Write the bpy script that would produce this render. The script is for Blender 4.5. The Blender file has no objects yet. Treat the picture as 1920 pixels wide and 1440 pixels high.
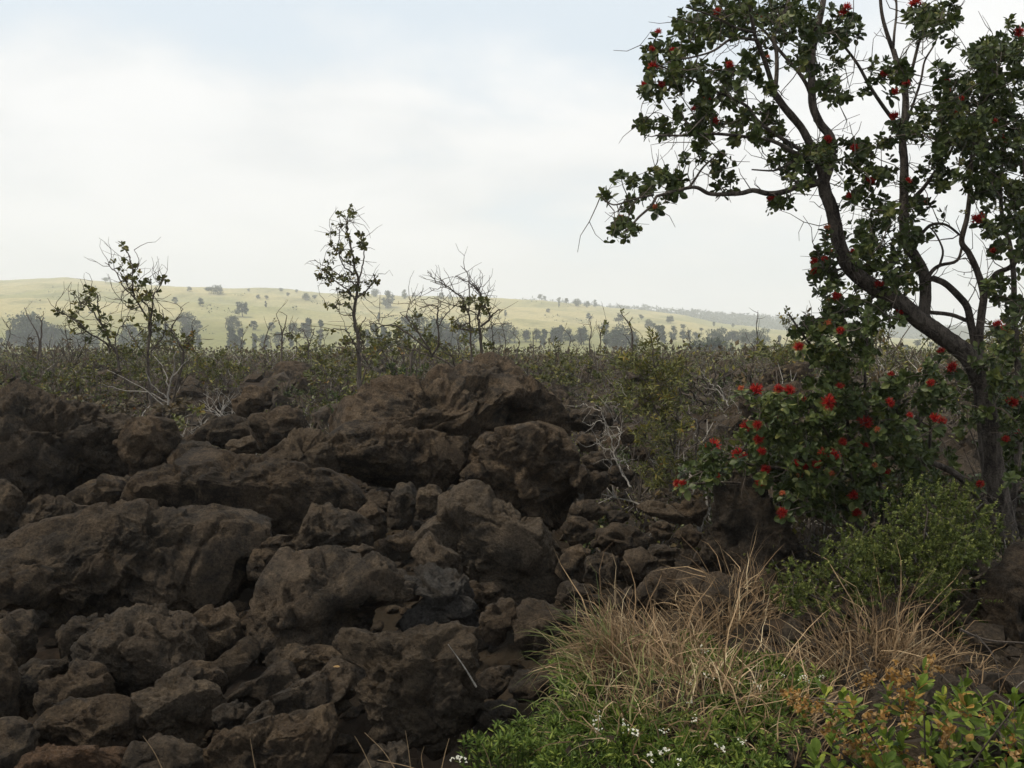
import bpy, math, random
import numpy as np
from mathutils import Vector

scene = bpy.context.scene
R = math.radians
rng = np.random.default_rng(7)
random.seed(7)

# ---------------------------------------------------------------- camera
CZ, F, HY = 1.7, 1920 * 35 / 36.0, 660.0          # eye height, focal length and horizon row in photo pixels
PITCH = math.atan((720 - HY) / F)
cam_d = bpy.data.cameras.new('camera')
cam = bpy.data.objects.new('camera', cam_d)
scene.collection.objects.link(cam)
cam.location = (0, 0, CZ)
cam.rotation_euler = (math.pi / 2 - PITCH, 0, 0)
cam_d.lens, cam_d.sensor_width = 35, 36
cam_d.clip_start, cam_d.clip_end = 0.1, 20000
scene.camera = cam

# ---------------------------------------------------------------- sky, sun, exposure
SUN_EL, SUN_AZ = 60.0, -102.0                       # azimuth from the view direction (+Y), negative = to the left
world = bpy.data.worlds.new('World')
scene.world = world
world.use_nodes = True
nt = world.node_tree
nt.nodes.clear()
def N(tree, kind, **kw):
    n = tree.nodes.new(kind)
    for k, v in kw.items():
        setattr(n, k, v)
    return n
def L(tree, a, b):
    tree.links.new(a, b)
def math_node(tree, op, a, b=None, c=None, clamp=False):
    n = N(tree, 'ShaderNodeMath', operation=op, use_clamp=clamp)
    for i, v in enumerate((a, b, c)):
        if v is None:
            continue
        if isinstance(v, (int, float)):
            n.inputs[i].default_value = v
        else:
            L(tree, v, n.inputs[i])
    return n.outputs[0]
def mix_rgb(tree, fac, a, b, blend='MIX'):
    n = N(tree, 'ShaderNodeMix', data_type='RGBA', blend_type=blend)
    for s, v in ((0, fac), (6, a), (7, b)):
        if isinstance(v, (int, float)):
            n.inputs[s].default_value = v
        elif isinstance(v, tuple):
            n.inputs[s].default_value = (*v, 1) if len(v) == 3 else v
        else:
            L(tree, v, n.inputs[s])
    return n.outputs[2]
def noise_node(tree, vec, scale, detail=4, rough=0.55, dist=0.0):
    n = N(tree, 'ShaderNodeTexNoise')
    n.inputs['Scale'].default_value = scale
    n.inputs['Detail'].default_value = detail
    n.inputs['Roughness'].default_value = rough
    n.inputs['Distortion'].default_value = dist
    if vec is not None:
        L(tree, vec, n.inputs['Vector'])
    return n.outputs['Fac']
def maprange(tree, v, a, b, c=0.0, d=1.0, smooth=True):
    n = N(tree, 'ShaderNodeMapRange', interpolation_type='SMOOTHSTEP' if smooth else 'LINEAR')
    L(tree, v, n.inputs['Value'])
    for i, x in enumerate((a, b, c, d)):
        n.inputs[i + 1].default_value = x
    return n.outputs[0]

STRENGTH = 0.1
sky = N(nt, 'ShaderNodeTexSky', sky_type='NISHITA', sun_disc=False)
sky.sun_elevation, sky.sun_rotation = R(SUN_EL), R(SUN_AZ)
sky.air_density, sky.dust_density = 1.0, 2.0
tc = N(nt, 'ShaderNodeTexCoord')
sep = N(nt, 'ShaderNodeSeparateXYZ')
L(nt, tc.outputs['Generated'], sep.inputs[0])
elev = sep.outputs['Z']
zz = math_node(nt, 'ADD', math_node(nt, 'MAXIMUM', elev, 0.0), 0.22)
comb = N(nt, 'ShaderNodeCombineXYZ')
L(nt, math_node(nt, 'ADD', math_node(nt, 'DIVIDE', sep.outputs['X'], zz), 0.5), comb.inputs[0])
L(nt, math_node(nt, 'DIVIDE', sep.outputs['Y'], zz), comb.inputs[1])
comb.inputs[2].default_value = 5.1
n1 = noise_node(nt, comb.outputs[0], 1.15, 6, 0.52, 0.25)
n2 = noise_node(nt, comb.outputs[0], 0.55, 3, 0.5, 0.0)
n3 = noise_node(nt, comb.outputs[0], 3.0, 5, 0.55, 0.3)
cov = math_node(nt, 'ADD', math_node(nt, 'MULTIPLY', n1, 0.55), math_node(nt, 'MULTIPLY', n2, 0.35))
cov = math_node(nt, 'ADD', cov, math_node(nt, 'MULTIPLY', n3, 0.10))
cov = math_node(nt, 'SUBTRACT', cov, maprange(nt, elev, 0.16, 0.42, 0.0, 0.20))   # thicker cloud low down, gaps overhead
cloud = maprange(nt, cov, 0.33, 0.47)
blue = mix_rgb(nt, 0.92, sky.outputs['Color'], (3.2, 3.55, 3.82))                          # thin veil over the blue
shade = maprange(nt, math_node(nt, 'ADD', math_node(nt, 'MULTIPLY', n1, 0.6), math_node(nt, 'MULTIPLY', n3, 0.4)), 0.36, 0.62)
cl_col = mix_rgb(nt, shade, (3.68, 3.76, 3.79), (4.3, 4.29, 4.26))
clouds = mix_rgb(nt, cloud, blue, cl_col)
haze_fac = maprange(nt, elev, 0.0, 0.19, 0.9, 0.0)
final = mix_rgb(nt, haze_fac, clouds, (4.68, 4.66, 4.60))
bg = N(nt, 'ShaderNodeBackground')
bg.inputs['Strength'].default_value = STRENGTH
L(nt, final, bg.inputs['Color'])
out = N(nt, 'ShaderNodeOutputWorld')
L(nt, bg.outputs[0], out.inputs['Surface'])

sun_d = bpy.data.lights.new('sun', 'SUN')
sun_d.energy, sun_d.angle, sun_d.color = 1.5, R(10), (1.0, 0.90, 0.74)
sun = bpy.data.objects.new('sun', sun_d)
scene.collection.objects.link(sun)
_sd = Vector((math.sin(R(SUN_AZ)) * math.cos(R(SUN_EL)), math.cos(R(SUN_AZ)) * math.cos(R(SUN_EL)), math.sin(R(SUN_EL))))
sun.rotation_euler = (-_sd).to_track_quat('-Z', 'Y').to_euler()
sun.location = _sd * 60

vs = scene.view_settings
vs.view_transform, vs.look, vs.exposure, vs.gamma, vs.use_curve_mapping = 'Standard', 'None', 1.3, 1.0, False
scene.render.engine = 'CYCLES'
scene.cycles.use_denoising = True
scene.cycles.max_bounces = 6
scene.cycles.diffuse_bounces = 2
scene.cycles.glossy_bounces = 2
scene.cycles.transmission_bounces = 3
scene.cycles.transparent_max_bounces = 6
scene.cycles.volume_bounces = 1

# ---------------------------------------------------------------- geometry helpers
_cp, _sp = math.cos(PITCH), math.sin(PITCH)
def P(px, py, d):
    """world point seen at photo pixel (px, py), d metres ahead (along +Y)"""
    u, v = (px - 960) / F, (720 - py) / F
    y = _cp + v * _sp
    z = -_sp + v * _cp
    return np.array([u / y * d, d, CZ + z / y * d])
def ray(px, py):
    u, v = (px - 960) / F, (720 - py) / F
    a = np.array([u, _cp + v * _sp, -_sp + v * _cp])
    return a / np.linalg.norm(a)
def proj(p):
    """photo pixel of world point(s) (N,3)"""
    p = np.atleast_2d(p)
    y, z = p[:, 1], p[:, 2] - CZ
    fwd = y * _cp - z * _sp
    up = y * _sp + z * _cp
    return 960 + F * p[:, 0] / fwd, 720 - F * up / fwd

_perm = np.random.default_rng(3).permutation(4096).astype(np.int32)
_grad = np.random.default_rng(4).normal(size=(4096, 3)).astype(np.float32)
_grad /= np.linalg.norm(_grad, axis=1)[:, None]
def noise3(p):
    """gradient noise, about -0.6..0.6"""
    p = np.asarray(p, dtype=np.float32)
    i = np.floor(p).astype(np.int32)
    f = p - i
    w = f * f * f * (f * (f * 6 - 15) + 10)
    res = 0
    for dx in (0, 1):
        hx = _perm[(i[:, 0] + dx) & 4095]
        wx = w[:, 0] if dx else 1 - w[:, 0]
        for dy in (0, 1):
            hy = _perm[(hx + i[:, 1] + dy) & 4095]
            wy = wx * (w[:, 1] if dy else 1 - w[:, 1])
            for dz in (0, 1):
                h = _perm[(hy + i[:, 2] + dz) & 4095]
                g = _grad[h]
                dot = g[:, 0] * (f[:, 0] - dx) + g[:, 1] * (f[:, 1] - dy) + g[:, 2] * (f[:, 2] - dz)
                res = res + wy * (w[:, 2] if dz else 1 - w[:, 2]) * dot
    return res
def fbm(p, octaves=4, gain=0.5, lac=2.03):
    a, s, r = 1.0, 1.0, 0
    for k in range(octaves):
        r = r + a * noise3(p * s + 17.3 * k)
        a *= gain
        s *= lac
    return r
def ridged(p, octaves=3):
    a, s, r = 1.0, 1.0, 0
    for k in range(octaves):
        r = r + a * (0.5 - 2 * np.abs(noise3(p * s + 31.7 * k)))
        a *= 0.5
        s *= 2.1
    return r
def smooth(x, a, b):
    t = np.clip((x - a) / (b - a), 0, 1)
    return t * t * (3 - 2 * t)

def mesh_np(name, verts, tris, mats, mat_idx=None, shade_smooth=False, rnd=None):
    me = bpy.data.meshes.new(name)
    verts = np.ascontiguousarray(verts, dtype=np.float32)
    tris = np.ascontiguousarray(tris, dtype=np.int32)
    nv, nf = len(verts), len(tris)
    me.vertices.add(nv)
    me.vertices.foreach_set('co', verts.ravel())
    me.loops.add(nf * 3)
    me.loops.foreach_set('vertex_index', tris.ravel())
    me.polygons.add(nf)
    me.polygons.foreach_set('loop_start', np.arange(0, nf * 3, 3, dtype=np.int32))
    for m in mats:
        me.materials.append(m)
    if mat_idx is not None:
        me.polygons.foreach_set('material_index', np.ascontiguousarray(mat_idx, dtype=np.int32))
    me.polygons.foreach_set('use_smooth', np.full(nf, bool(shade_smooth)))
    if rnd is not None:
        a = me.attributes.new('rnd', 'FLOAT', 'POINT')
        a.data.foreach_set('value', np.ascontiguousarray(rnd, dtype=np.float32))
    me.update(calc_edges=True)
    me.validate()
    return me
def link(name, data, parent=None, loc=None):
    o = bpy.data.objects.new(name, data)
    scene.collection.objects.link(o)
    if loc is not None:
        o.location = tuple(float(v) for v in loc)
    if parent is not None:
        o.parent = parent
    return o
def tag(o, label=None, cat=None, group=None, kind=None):
    for k, v in (('label', label), ('category', cat), ('group', group), ('kind', kind)):
        if v:
            o[k] = v
    return o

class Acc:
    """collects triangles, one random number per vertex and a material slot per face"""
    def __init__(self):
        self.v, self.t, self.m, self.r, self.n = [], [], [], [], 0
    def add(self, v, t, mat=0, rnd=0.5):
        v = np.asarray(v, dtype=np.float32)
        t = np.asarray(t, dtype=np.int32)
        self.v.append(v)
        self.t.append(t + self.n)
        self.m.append(np.full(len(t), mat, dtype=np.int32))
        self.r.append(np.full(len(v), rnd, dtype=np.float32) if np.isscalar(rnd) else np.asarray(rnd, dtype=np.float32))
        self.n += len(v)
    def mesh(self, name, mats, origin=(0, 0, 0), shade_smooth=False):
        if not self.v:
            return mesh_np(name, np.zeros((0, 3)), np.zeros((0, 3)), mats)
        return mesh_np(name, np.concatenate(self.v) - np.asarray(origin, dtype=np.float32), np.concatenate(self.t), mats,
                       np.concatenate(self.m), shade_smooth, np.concatenate(self.r))
    def build(self, name, mats, parent=None, origin=(0, 0, 0), shade_smooth=False, place=False):
        return link(name, self.mesh(name, mats, origin, shade_smooth), parent, origin if place else None)

def norm(v):
    return v / (np.linalg.norm(v, axis=-1, keepdims=True) + 1e-9)
def spline(pts, n):
    """Catmull-Rom through pts (k, m), n samples per span"""
    pts = np.asarray(pts, dtype=float)
    if len(pts) < 3:
        t = np.linspace(0, 1, n + 1)[:, None]
        return pts[0] * (1 - t) + pts[-1] * t
    q = np.vstack([2 * pts[0] - pts[1], pts, 2 * pts[-1] - pts[-2]])
    outp = []
    for i in range(1, len(q) - 2):
        t = np.linspace(0, 1, n, endpoint=False)[:, None]
        a, b, c, d = q[i - 1], q[i], q[i + 1], q[i + 2]
        outp.append(0.5 * (2 * b + (c - a) * t + (2 * a - 5 * b + 4 * c - d) * t ** 2 + (3 * b - a - 3 * c + d) * t ** 3))
    outp.append(pts[-1:])
    return np.vstack(outp)
def tube(acc, pts, rad, sides=5, mat=0, rnd=0.5, bark=0.0, cap=True):
    pts = np.asarray(pts, dtype=float)
    rad = np.broadcast_to(np.asarray(rad, dtype=float), (len(pts),))
    tan = norm(np.gradient(pts, axis=0))
    ref = np.array([0.31, -0.92, 0.23]) if abs(tan[0] @ np.array([0.31, -0.92, 0.23])) < 0.9 else np.array([1.0, 0, 0])
    a = norm(np.cross(tan[0], ref))
    ang = np.linspace(0, 2 * math.pi, sides, endpoint=False)
    rows = []
    for i in range(len(pts)):
        a = norm(a - tan[i] * (a @ tan[i]))
        b = np.cross(tan[i], a)
        rows.append(pts[i] + rad[i] * (np.cos(ang)[:, None] * a + np.sin(ang)[:, None] * b))
    v = np.vstack(rows)
    if bark:
        ctr = np.repeat(pts, sides, axis=0)
        q = np.column_stack([np.tile(np.cos(ang), len(pts)) * 2.2, np.tile(np.sin(ang), len(pts)) * 2.2,
                             np.repeat(np.cumsum(np.r_[0, np.linalg.norm(np.diff(pts, axis=0), axis=1)]) * 6, sides)])
        v = ctr + (v - ctr) * (1 + bark * (1.2 * ridged(q + 5 * rnd, 3) + 0.8 * fbm(q * [0.4, 0.4, 0.6], 2)))[:, None]
    i = np.arange(len(pts) - 1)[:, None] * sides
    k = np.arange(sides)[None, :]
    k2 = (k + 1) % sides
    A, B, C, D = (i + k).ravel(), (i + k2).ravel(), (i + sides + k2).ravel(), (i + sides + k).ravel()
    t = np.vstack([np.column_stack([A, B, C]), np.column_stack([A, C, D])])
    if cap:
        v = np.vstack([v, pts[-1:] + tan[-1:] * rad[-1]])
        e = (len(pts) - 1) * sides
        t = np.vstack([t, np.column_stack([e + np.arange(sides), e + (np.arange(sides) + 1) % sides, np.full(sides, len(v) - 1)])])
    acc.add(v, t, mat, rnd)

# leaf templates: along +Y, length 1, +Z is the upper side
def _leaf(w, shape, fold=0.12, droop=0.1):
    ys = [0.0] + [s[0] for s in shape] + [1.0]
    mid = [(0, y, -droop * y * y) for y in ys]
    lf = [(-w * s[1], s[0], fold * s[1] - droop * s[0] ** 2) for s in shape]
    rt = [(w * s[1], s[0], fold * s[1] - droop * s[0] ** 2) for s in shape]
    v = np.array(mid + lf + rt, dtype=float)
    n, t = len(shape), []
    for side, off in ((0, n + 2), (1, n + 2 + n)):
        tri = [(0, 1, off)]
        for k in range(n - 1):
            tri += [(k + 1, k + 2, off + k + 1), (k + 1, off + k + 1, off + k)]
        tri += [(n, n + 1, off + n - 1)]
        t += tri if side else [(a, c, b) for a, b, c in tri]
    return v, np.array(t)
LEAF_ROUND = _leaf(0.34, [(0.28, 0.75), (0.6, 1.0), (0.87, 0.62)], 0.10, 0.12)
LEAF_OVAL = _leaf(0.22, [(0.3, 0.7), (0.65, 1.0), (0.88, 0.6)], 0.06, 0.10)
LEAF_NARROW = _leaf(0.13, [(0.35, 1.0), (0.7, 0.75)], 0.05, 0.15)
LEAF_CHIP = (np.array([(0, 0, 0), (-0.3, 0.5, 0.06), (0, 1, -0.08), (0.3, 0.5, 0.06)], dtype=float), np.array([(0, 2, 1), (0, 3, 2)]))
LEAF_NEEDLE = (np.array([(-0.09, 0, 0), (0.09, 0, 0), (0, 1, 0.0)], dtype=float), np.array([(0, 1, 2)]))
def leaves(acc, tmpl, org, dirs, ups, size, mat=0, rnd=None):
    org, dirs, ups = np.atleast_2d(org), norm(np.atleast_2d(dirs)), np.atleast_2d(ups)
    n = len(org)
    size = np.broadcast_to(np.asarray(size, dtype=float), (n,))
    x = norm(np.cross(dirs, ups) + 1e-6)
    z = np.cross(x, dirs)
    tv, tt = tmpl
    v = (org[:, None, :] + size[:, None, None] * (tv[None, :, 0:1] * x[:, None, :] + tv[None, :, 1:2] * dirs[:, None, :] + tv[None, :, 2:3] * z[:, None, :]))
    t = tt[None] + (np.arange(n) * len(tv))[:, None, None]
    if rnd is None:
        rnd = rng.random(n)
    acc.add(v.reshape(-1, 3), t.reshape(-1, 3), mat, np.repeat(np.broadcast_to(rnd, (n,)), len(tv)))
def rand_dirs(n):
    return norm(rng.normal(size=(n, 3)))
def rosette(acc, tmpl, tip, axis, n, size, mat=0, spread=(0.35, 1.75), stem=0.5, shade=None):
    """n leaves spiralling round a twig tip"""
    axis = norm(np.asarray(axis, dtype=float))
    a = norm(np.cross(axis, rand_dirs(1)[0]))
    b = np.cross(axis, a)
    k = np.arange(n)
    ph = k * 2.4 + rng.random() * 6 + rng.normal(size=n) * 0.25
    u = (k + 0.5) / n
    tilt = spread[0] + (spread[1] - spread[0]) * u + rng.normal(size=n) * 0.18
    rad = np.cos(ph)[:, None] * a + np.sin(ph)[:, None] * b
    dirs = np.cos(tilt)[:, None] * axis + np.sin(tilt)[:, None] * rad
    ups = np.sin(tilt)[:, None] * axis - np.cos(tilt)[:, None] * rad + 0.35 * rng.normal(size=(n, 3))
    org = tip - axis * (u * stem * size)[:, None]
    leaves(acc, tmpl, org, dirs, ups, size * rng.uniform(0.7, 1.1, n) * (0.65 + 0.35 * np.minimum(1, u * 2)), mat,
           np.clip((rng.random() if shade is None else shade) * 0.5 + rng.random(n) * 0.5, 0, 1))

# ---------------------------------------------------------------- materials
def new_mat(name):
    m = bpy.data.materials.new(name)
    m.use_nodes = True
    t = m.node_tree
    b = t.nodes['Principled BSDF']
    return m, t, b
def set_spec(b, rough, spec):
    b.inputs['Roughness'].default_value = rough
    b.inputs['Specular IOR Level'].default_value = spec
def rock_material(name, cols, bump=0.5, grit=1.4):
    m, t, b = new_mat(name)
    geo = N(t, 'ShaderNodeNewGeometry')
    oi = N(t, 'ShaderNodeObjectInfo')
    pos = geo.outputs['Position']
    a = maprange(t, noise_node(t, pos, 2.6, 6, 0.66, 0.4), 0.42, 0.58)
    c = maprange(t, noise_node(t, pos, 9.0, 5, 0.65), 0.42, 0.68)
    d = noise_node(t, pos, 55.0, 4, 0.7)
    col = mix_rgb(t, a, cols[0], cols[1])
    col = mix_rgb(t, math_node(t, 'MULTIPLY', c, 0.65), col, cols[2])
    hue = N(t, 'ShaderNodeMath', operation='FRACT')                                       # every stone a little greyer or browner
    L(t, math_node(t, 'MULTIPLY', oi.outputs['Random'], 7.31), hue.inputs[0])
    col = mix_rgb(t, math_node(t, 'MULTIPLY', hue.outputs[0], 0.5), col, (0.060, 0.051, 0.041))
    g = maprange(t, d, 0.3, 0.72, 0.45, 1.5, False)
    val = math_node(t, 'MULTIPLY', g, math_node(t, 'MULTIPLY_ADD', oi.outputs['Random'], 0.45, 0.78))
    vm = N(t, 'ShaderNodeVectorMath', operation='SCALE')
    L(t, col, vm.inputs[0])
    L(t, val, vm.inputs['Scale'])
    col = vm.outputs[0]
    fl = maprange(t, noise_node(t, pos, 150.0, 2, 0.5), 0.70, 0.78, 0.0, 0.5 * grit)     # pale mineral flecks
    col = mix_rgb(t, fl, col, (0.16, 0.135, 0.11))
    L(t, col, b.inputs['Base Color'])
    set_spec(b, 0.95, 0.15)
    vo = N(t, 'ShaderNodeTexVoronoi', feature='F1')
    vo.inputs['Scale'].default_value = 46.0
    L(t, pos, vo.inputs['Vector'])
    pore = maprange(t, vo.outputs['Distance'], 0.06, 0.34)                               # gas bubbles broken open
    pmask = maprange(t, noise_node(t, pos, 6.0, 3, 0.6), 0.45, 0.62)
    pore = math_node(t, 'SUBTRACT', 1.0, math_node(t, 'MULTIPLY', math_node(t, 'SUBTRACT', 1.0, pore), pmask))
    h = math_node(t, 'ADD', math_node(t, 'MULTIPLY', noise_node(t, pos, 22, 9, 0.74, 0.4), 1.0),
                  math_node(t, 'MULTIPLY', noise_node(t, pos, 110, 5, 0.75), 0.40))
    h = math_node(t, 'ADD', h, math_node(t, 'MULTIPLY', pore, 0.22))
    bp = N(t, 'ShaderNodeBump')
    bp.inputs['Strength'].default_value = bump
    bp.inputs['Distance'].default_value = 0.075
    L(t, h, bp.inputs['Height'])
    L(t, bp.outputs[0], b.inputs['Normal'])
    return m
def leaf_material(name, cols, rough=0.45, spec=0.4, trans=0.25, var=0.25):
    """colours picked by the per-leaf random number, a little light through the blade"""
    m, t, b = new_mat(name)
    at = N(t, 'ShaderNodeAttribute', attribute_name='rnd')
    oi = N(t, 'ShaderNodeObjectInfo')
    ramp = N(t, 'ShaderNodeValToRGB')
    cr = ramp.color_ramp
    for i, (p, c) in enumerate(cols):
        e = cr.elements[i] if i < 2 else cr.elements.new(p)
        e.position = p
        e.color = (*c, 1)
    L(t, at.outputs['Fac'], ramp.inputs[0])
    geo = N(t, 'ShaderNodeNewGeometry')
    nz = noise_node(t, geo.outputs['Position'], 60.0, 3, 0.6)
    val = math_node(t, 'MULTIPLY', maprange(t, nz, 0.3, 0.7, 1 - var, 1 + var, False), math_node(t, 'MULTIPLY_ADD', oi.outputs['Random'], 0.3, 0.85))
    vm = N(t, 'ShaderNodeVectorMath', operation='SCALE')
    L(t, ramp.outputs[0], vm.inputs[0])
    L(t, val, vm.inputs['Scale'])
    L(t, vm.outputs[0], b.inputs['Base Color'])
    set_spec(b, rough, spec)
    if trans:
        tr = N(t, 'ShaderNodeBsdfTranslucent')
        L(t, vm.outputs[0], tr.inputs['Color'])
        mx = N(t, 'ShaderNodeMixShader')
        mx.inputs[0].default_value = trans
        L(t, b.outputs[0], mx.inputs[1])
        L(t, tr.outputs[0], mx.inputs[2])
        L(t, mx.outputs[0], t.nodes['Material Output'].inputs['Surface'])
    return m
def bark_material(name, c1, c2, scale=18, bump=0.6):
    m, t, b = new_mat(name)
    geo = N(t, 'ShaderNodeNewGeometry')
    mp = N(t, 'ShaderNodeMapping')
    mp.inputs['Scale'].default_value = (1, 1, 0.35)
    L(t, geo.outputs['Position'], mp.inputs['Vector'])
    nz = noise_node(t, mp.outputs[0], scale, 6, 0.68, 0.6)
    nz2 = noise_node(t, geo.outputs['Position'], scale * 4, 4, 0.6)
    f = math_node(t, 'ADD', math_node(t, 'MULTIPLY', nz, 0.7), math_node(t, 'MULTIPLY', nz2, 0.3))
    L(t, mix_rgb(t, maprange(t, f, 0.36, 0.64), c1, c2), b.inputs['Base Color'])
    set_spec(b, 0.9, 0.15)
    bp = N(t, 'ShaderNodeBump')
    bp.inputs['Strength'].default_value = bump
    bp.inputs['Distance'].default_value = 0.03
    L(t, f, bp.inputs['Height'])
    L(t, bp.outputs[0], b.inputs['Normal'])
    return m

M_ROCK = rock_material('lava_brown', ((0.082, 0.057, 0.036), (0.036, 0.028, 0.0205), (0.165, 0.118, 0.074)), 1.0)
M_ROCK_GREY = rock_material('lava_grey', ((0.058, 0.051, 0.044), (0.052, 0.039, 0.028), (0.086, 0.080, 0.072)), 1.0)
M_ROCK_DARK = rock_material('lava_dark', ((0.046, 0.037, 0.028), (0.034, 0.029, 0.024), (0.070, 0.057, 0.043)), 1.0)
M_ROCK_RED = rock_material('lava_red_brown', ((0.086, 0.052, 0.031), (0.050, 0.034, 0.023), (0.140, 0.086, 0.050)), 1.0)
M_ROCK_PALE = rock_material('lava_pale', ((0.112, 0.081, 0.052), (0.070, 0.053, 0.037), (0.165, 0.122, 0.080)), 1.0)  # lighter lava: paler stones, and sunlit faces put into the colour
M_BARK = bark_material('ohia_bark', (0.022, 0.018, 0.015), (0.12, 0.10, 0.082), 22, 1.0)
M_TWIG = bark_material('twig_bark', (0.045, 0.036, 0.030), (0.11, 0.092, 0.075), 40, 0.2)
M_DEAD = bark_material('dead_wood', (0.16, 0.145, 0.125), (0.34, 0.31, 0.27), 40, 0.2)
M_LEAF = leaf_material('ohia_leaf', [(0.0, (0.022, 0.034, 0.010)), (0.55, (0.048, 0.066, 0.017)), (0.85, (0.092, 0.108, 0.028)), (1.0, (0.16, 0.15, 0.04))], 0.5, 0.25, 0.2)
M_LEAF_OLIVE = leaf_material('olive_leaf', [(0.0, (0.038, 0.045, 0.013)), (0.55, (0.10, 0.105, 0.026)), (0.88, (0.19, 0.16, 0.030)), (1.0, (0.22, 0.085, 0.022))], 0.5, 0.3, 0.22)
M_LEAF_BROWN = leaf_material('rusty_leaf', [(0.0, (0.040, 0.033, 0.021)), (0.5, (0.080, 0.062, 0.034)), (0.9, (0.125, 0.085, 0.034)), (1.0, (0.21, 0.085, 0.026))], 0.6, 0.2, 0.2)
M_NEEDLE = leaf_material('needle_leaf', [(0.0, (0.028, 0.042, 0.010)), (0.5, (0.074, 0.092, 0.019)), (0.88, (0.15, 0.165, 0.036)), (1.0, (0.25, 0.27, 0.09))], 0.6, 0.2, 0.2)
M_BRIGHT = leaf_material('bright_leaf', [(0.0, (0.050, 0.085, 0.013)), (0.5, (0.12, 0.17, 0.022)), (0.85, (0.25, 0.28, 0.04)), (1.0, (0.34, 0.20, 0.05))], 0.55, 0.22, 0.3)
M_HERB = leaf_material('herb_leaf', [(0.0, (0.032, 0.058, 0.010)), (0.6, (0.085, 0.125, 0.020)), (1.0, (0.21, 0.24, 0.048))], 0.6, 0.2, 0.25)
M_RUST = leaf_material('papery_capsule', [(0.0, (0.17, 0.085, 0.022)), (0.5, (0.30, 0.165, 0.045)), (1.0, (0.42, 0.28, 0.13))], 0.7, 0.2, 0.35)
M_STRAW = leaf_material('straw', [(0.0, (0.11, 0.070, 0.038)), (0.5, (0.25, 0.165, 0.090)), (0.9, (0.38, 0.27, 0.155)), (1.0, (0.50, 0.41, 0.26))], 0.7, 0.2, 0.2)
M_GREENBLADE = leaf_material('green_blade', [(0.0, (0.08, 0.11, 0.03)), (0.6, (0.16, 0.19, 0.06)), (1.0, (0.30, 0.27, 0.12))], 0.6, 0.2, 0.25)
M_FLOWER = leaf_material('red_stamen', [(0.0, (0.20, 0.006, 0.009)), (0.6, (0.36, 0.012, 0.014)), (1.0, (0.52, 0.07, 0.03))], 0.6, 0.2, 0.3, 0.1)
M_FLOWER_OLD = leaf_material('faded_stamen', [(0.0, (0.34, 0.06, 0.03)), (0.7, (0.50, 0.14, 0.06)), (1.0, (0.55, 0.26, 0.11))], 0.6, 0.2, 0.3, 0.1)
M_BUD = leaf_material('flower_bud', [(0.0, (0.16, 0.17, 0.05)), (1.0, (0.34, 0.30, 0.12))], 0.6, 0.2, 0.15, 0.1)
M_WHITE = leaf_material('white_petal', [(0.0, (0.62, 0.60, 0.48)), (1.0, (0.78, 0.77, 0.68))], 0.6, 0.2, 0.25, 0.05)
M_FAR_LEAF = leaf_material('far_tree_leaf', [(0.0, (0.030, 0.045, 0.022)), (0.6, (0.045, 0.065, 0.030)), (1.0, (0.085, 0.095, 0.045))], 0.7, 0.2, 0.15)
# ---------------------------------------------------------------- ground sheets
_GD = np.array([(-80, .12), (2.5, .12), (3.6, .20), (5, .25), (6, .29), (7.2, .39), (8.6, .56), (9.5, .68), (10.8, .82), (12.5, .96), (15, 1.02), (20, .98), (45, .85), (120, .75), (300, .6)])
def zbase(x, y):
    return np.interp(y, _GD[:, 0], _GD[:, 1])
def zground(x, y):
    x, y = np.atleast_1d(np.asarray(x, float)), np.atleast_1d(np.asarray(y, float))
    p = np.column_stack([x, y, np.zeros_like(x)])
    far = smooth(y, 12, 26)
    near = 1 - far
    z = zbase(x, y) - 0.85 * near * smooth(y * np.interp(y, [3, 5, 5.7, 9], [0.0, 0.08, 0.22, 0.26]) - x, -0.15, 0.4) * smooth(y, 2.2, 3.4)
    z = z + near * (0.20 * fbm(p * 1.3, 3) + 0.12 * ridged(p * 3.4, 3)) + 0.03 * ridged(p * 13 + 4, 2) * smooth(60 - y, 0, 40)
    hum = ridged(p * [0.16, 0.11, 1] + 9, 3)
    z = z + far * (np.interp(y, [12, 60, 200, 300], [0.10, 0.22, 0.25, 0.0]) * hum + 0.07 * ridged(p * 0.9, 3))
    return z
def ground_at(px, py, dmin=2.5, dmax=240.0):
    """where the ray through a photo pixel meets the smooth ground"""
    r = ray(px, py)
    ds = np.geomspace(dmin, dmax, 500)
    t = ds / r[1]
    z = CZ + r[2] * t
    x = r[0] * t
    hit = np.nonzero(z <= zbase(x, ds))[0]
    i = hit[0] if len(hit) else len(ds) - 1
    return np.array([x[i], ds[i], zbase(x[i], ds[i])])

m, t, b = new_mat('lava_ground')
geo = N(t, 'ShaderNodeNewGeometry')
g1 = maprange(t, noise_node(t, geo.outputs['Position'], 0.22, 6, 0.65, 0.5), 0.42, 0.62)
g2 = maprange(t, noise_node(t, geo.outputs['Position'], 3.2, 6, 0.7), 0.35, 0.68)
col = mix_rgb(t, g2, (0.016, 0.012, 0.009), (0.050, 0.034, 0.022))
col = mix_rgb(t, math_node(t, 'MULTIPLY', g1, 0.4), col, (0.052, 0.042, 0.026))
L(t, col, b.inputs['Base Color'])
set_spec(b, 0.95, 0.1)
bp = N(t, 'ShaderNodeBump')
bp.inputs['Strength'].default_value = 0.7
bp.inputs['Distance'].default_value = 0.12
L(t, noise_node(t, geo.outputs['Position'], 16, 9, 0.75), bp.inputs['Height'])
L(t, bp.outputs[0], b.inputs['Normal'])
M_GROUND = m

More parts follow.
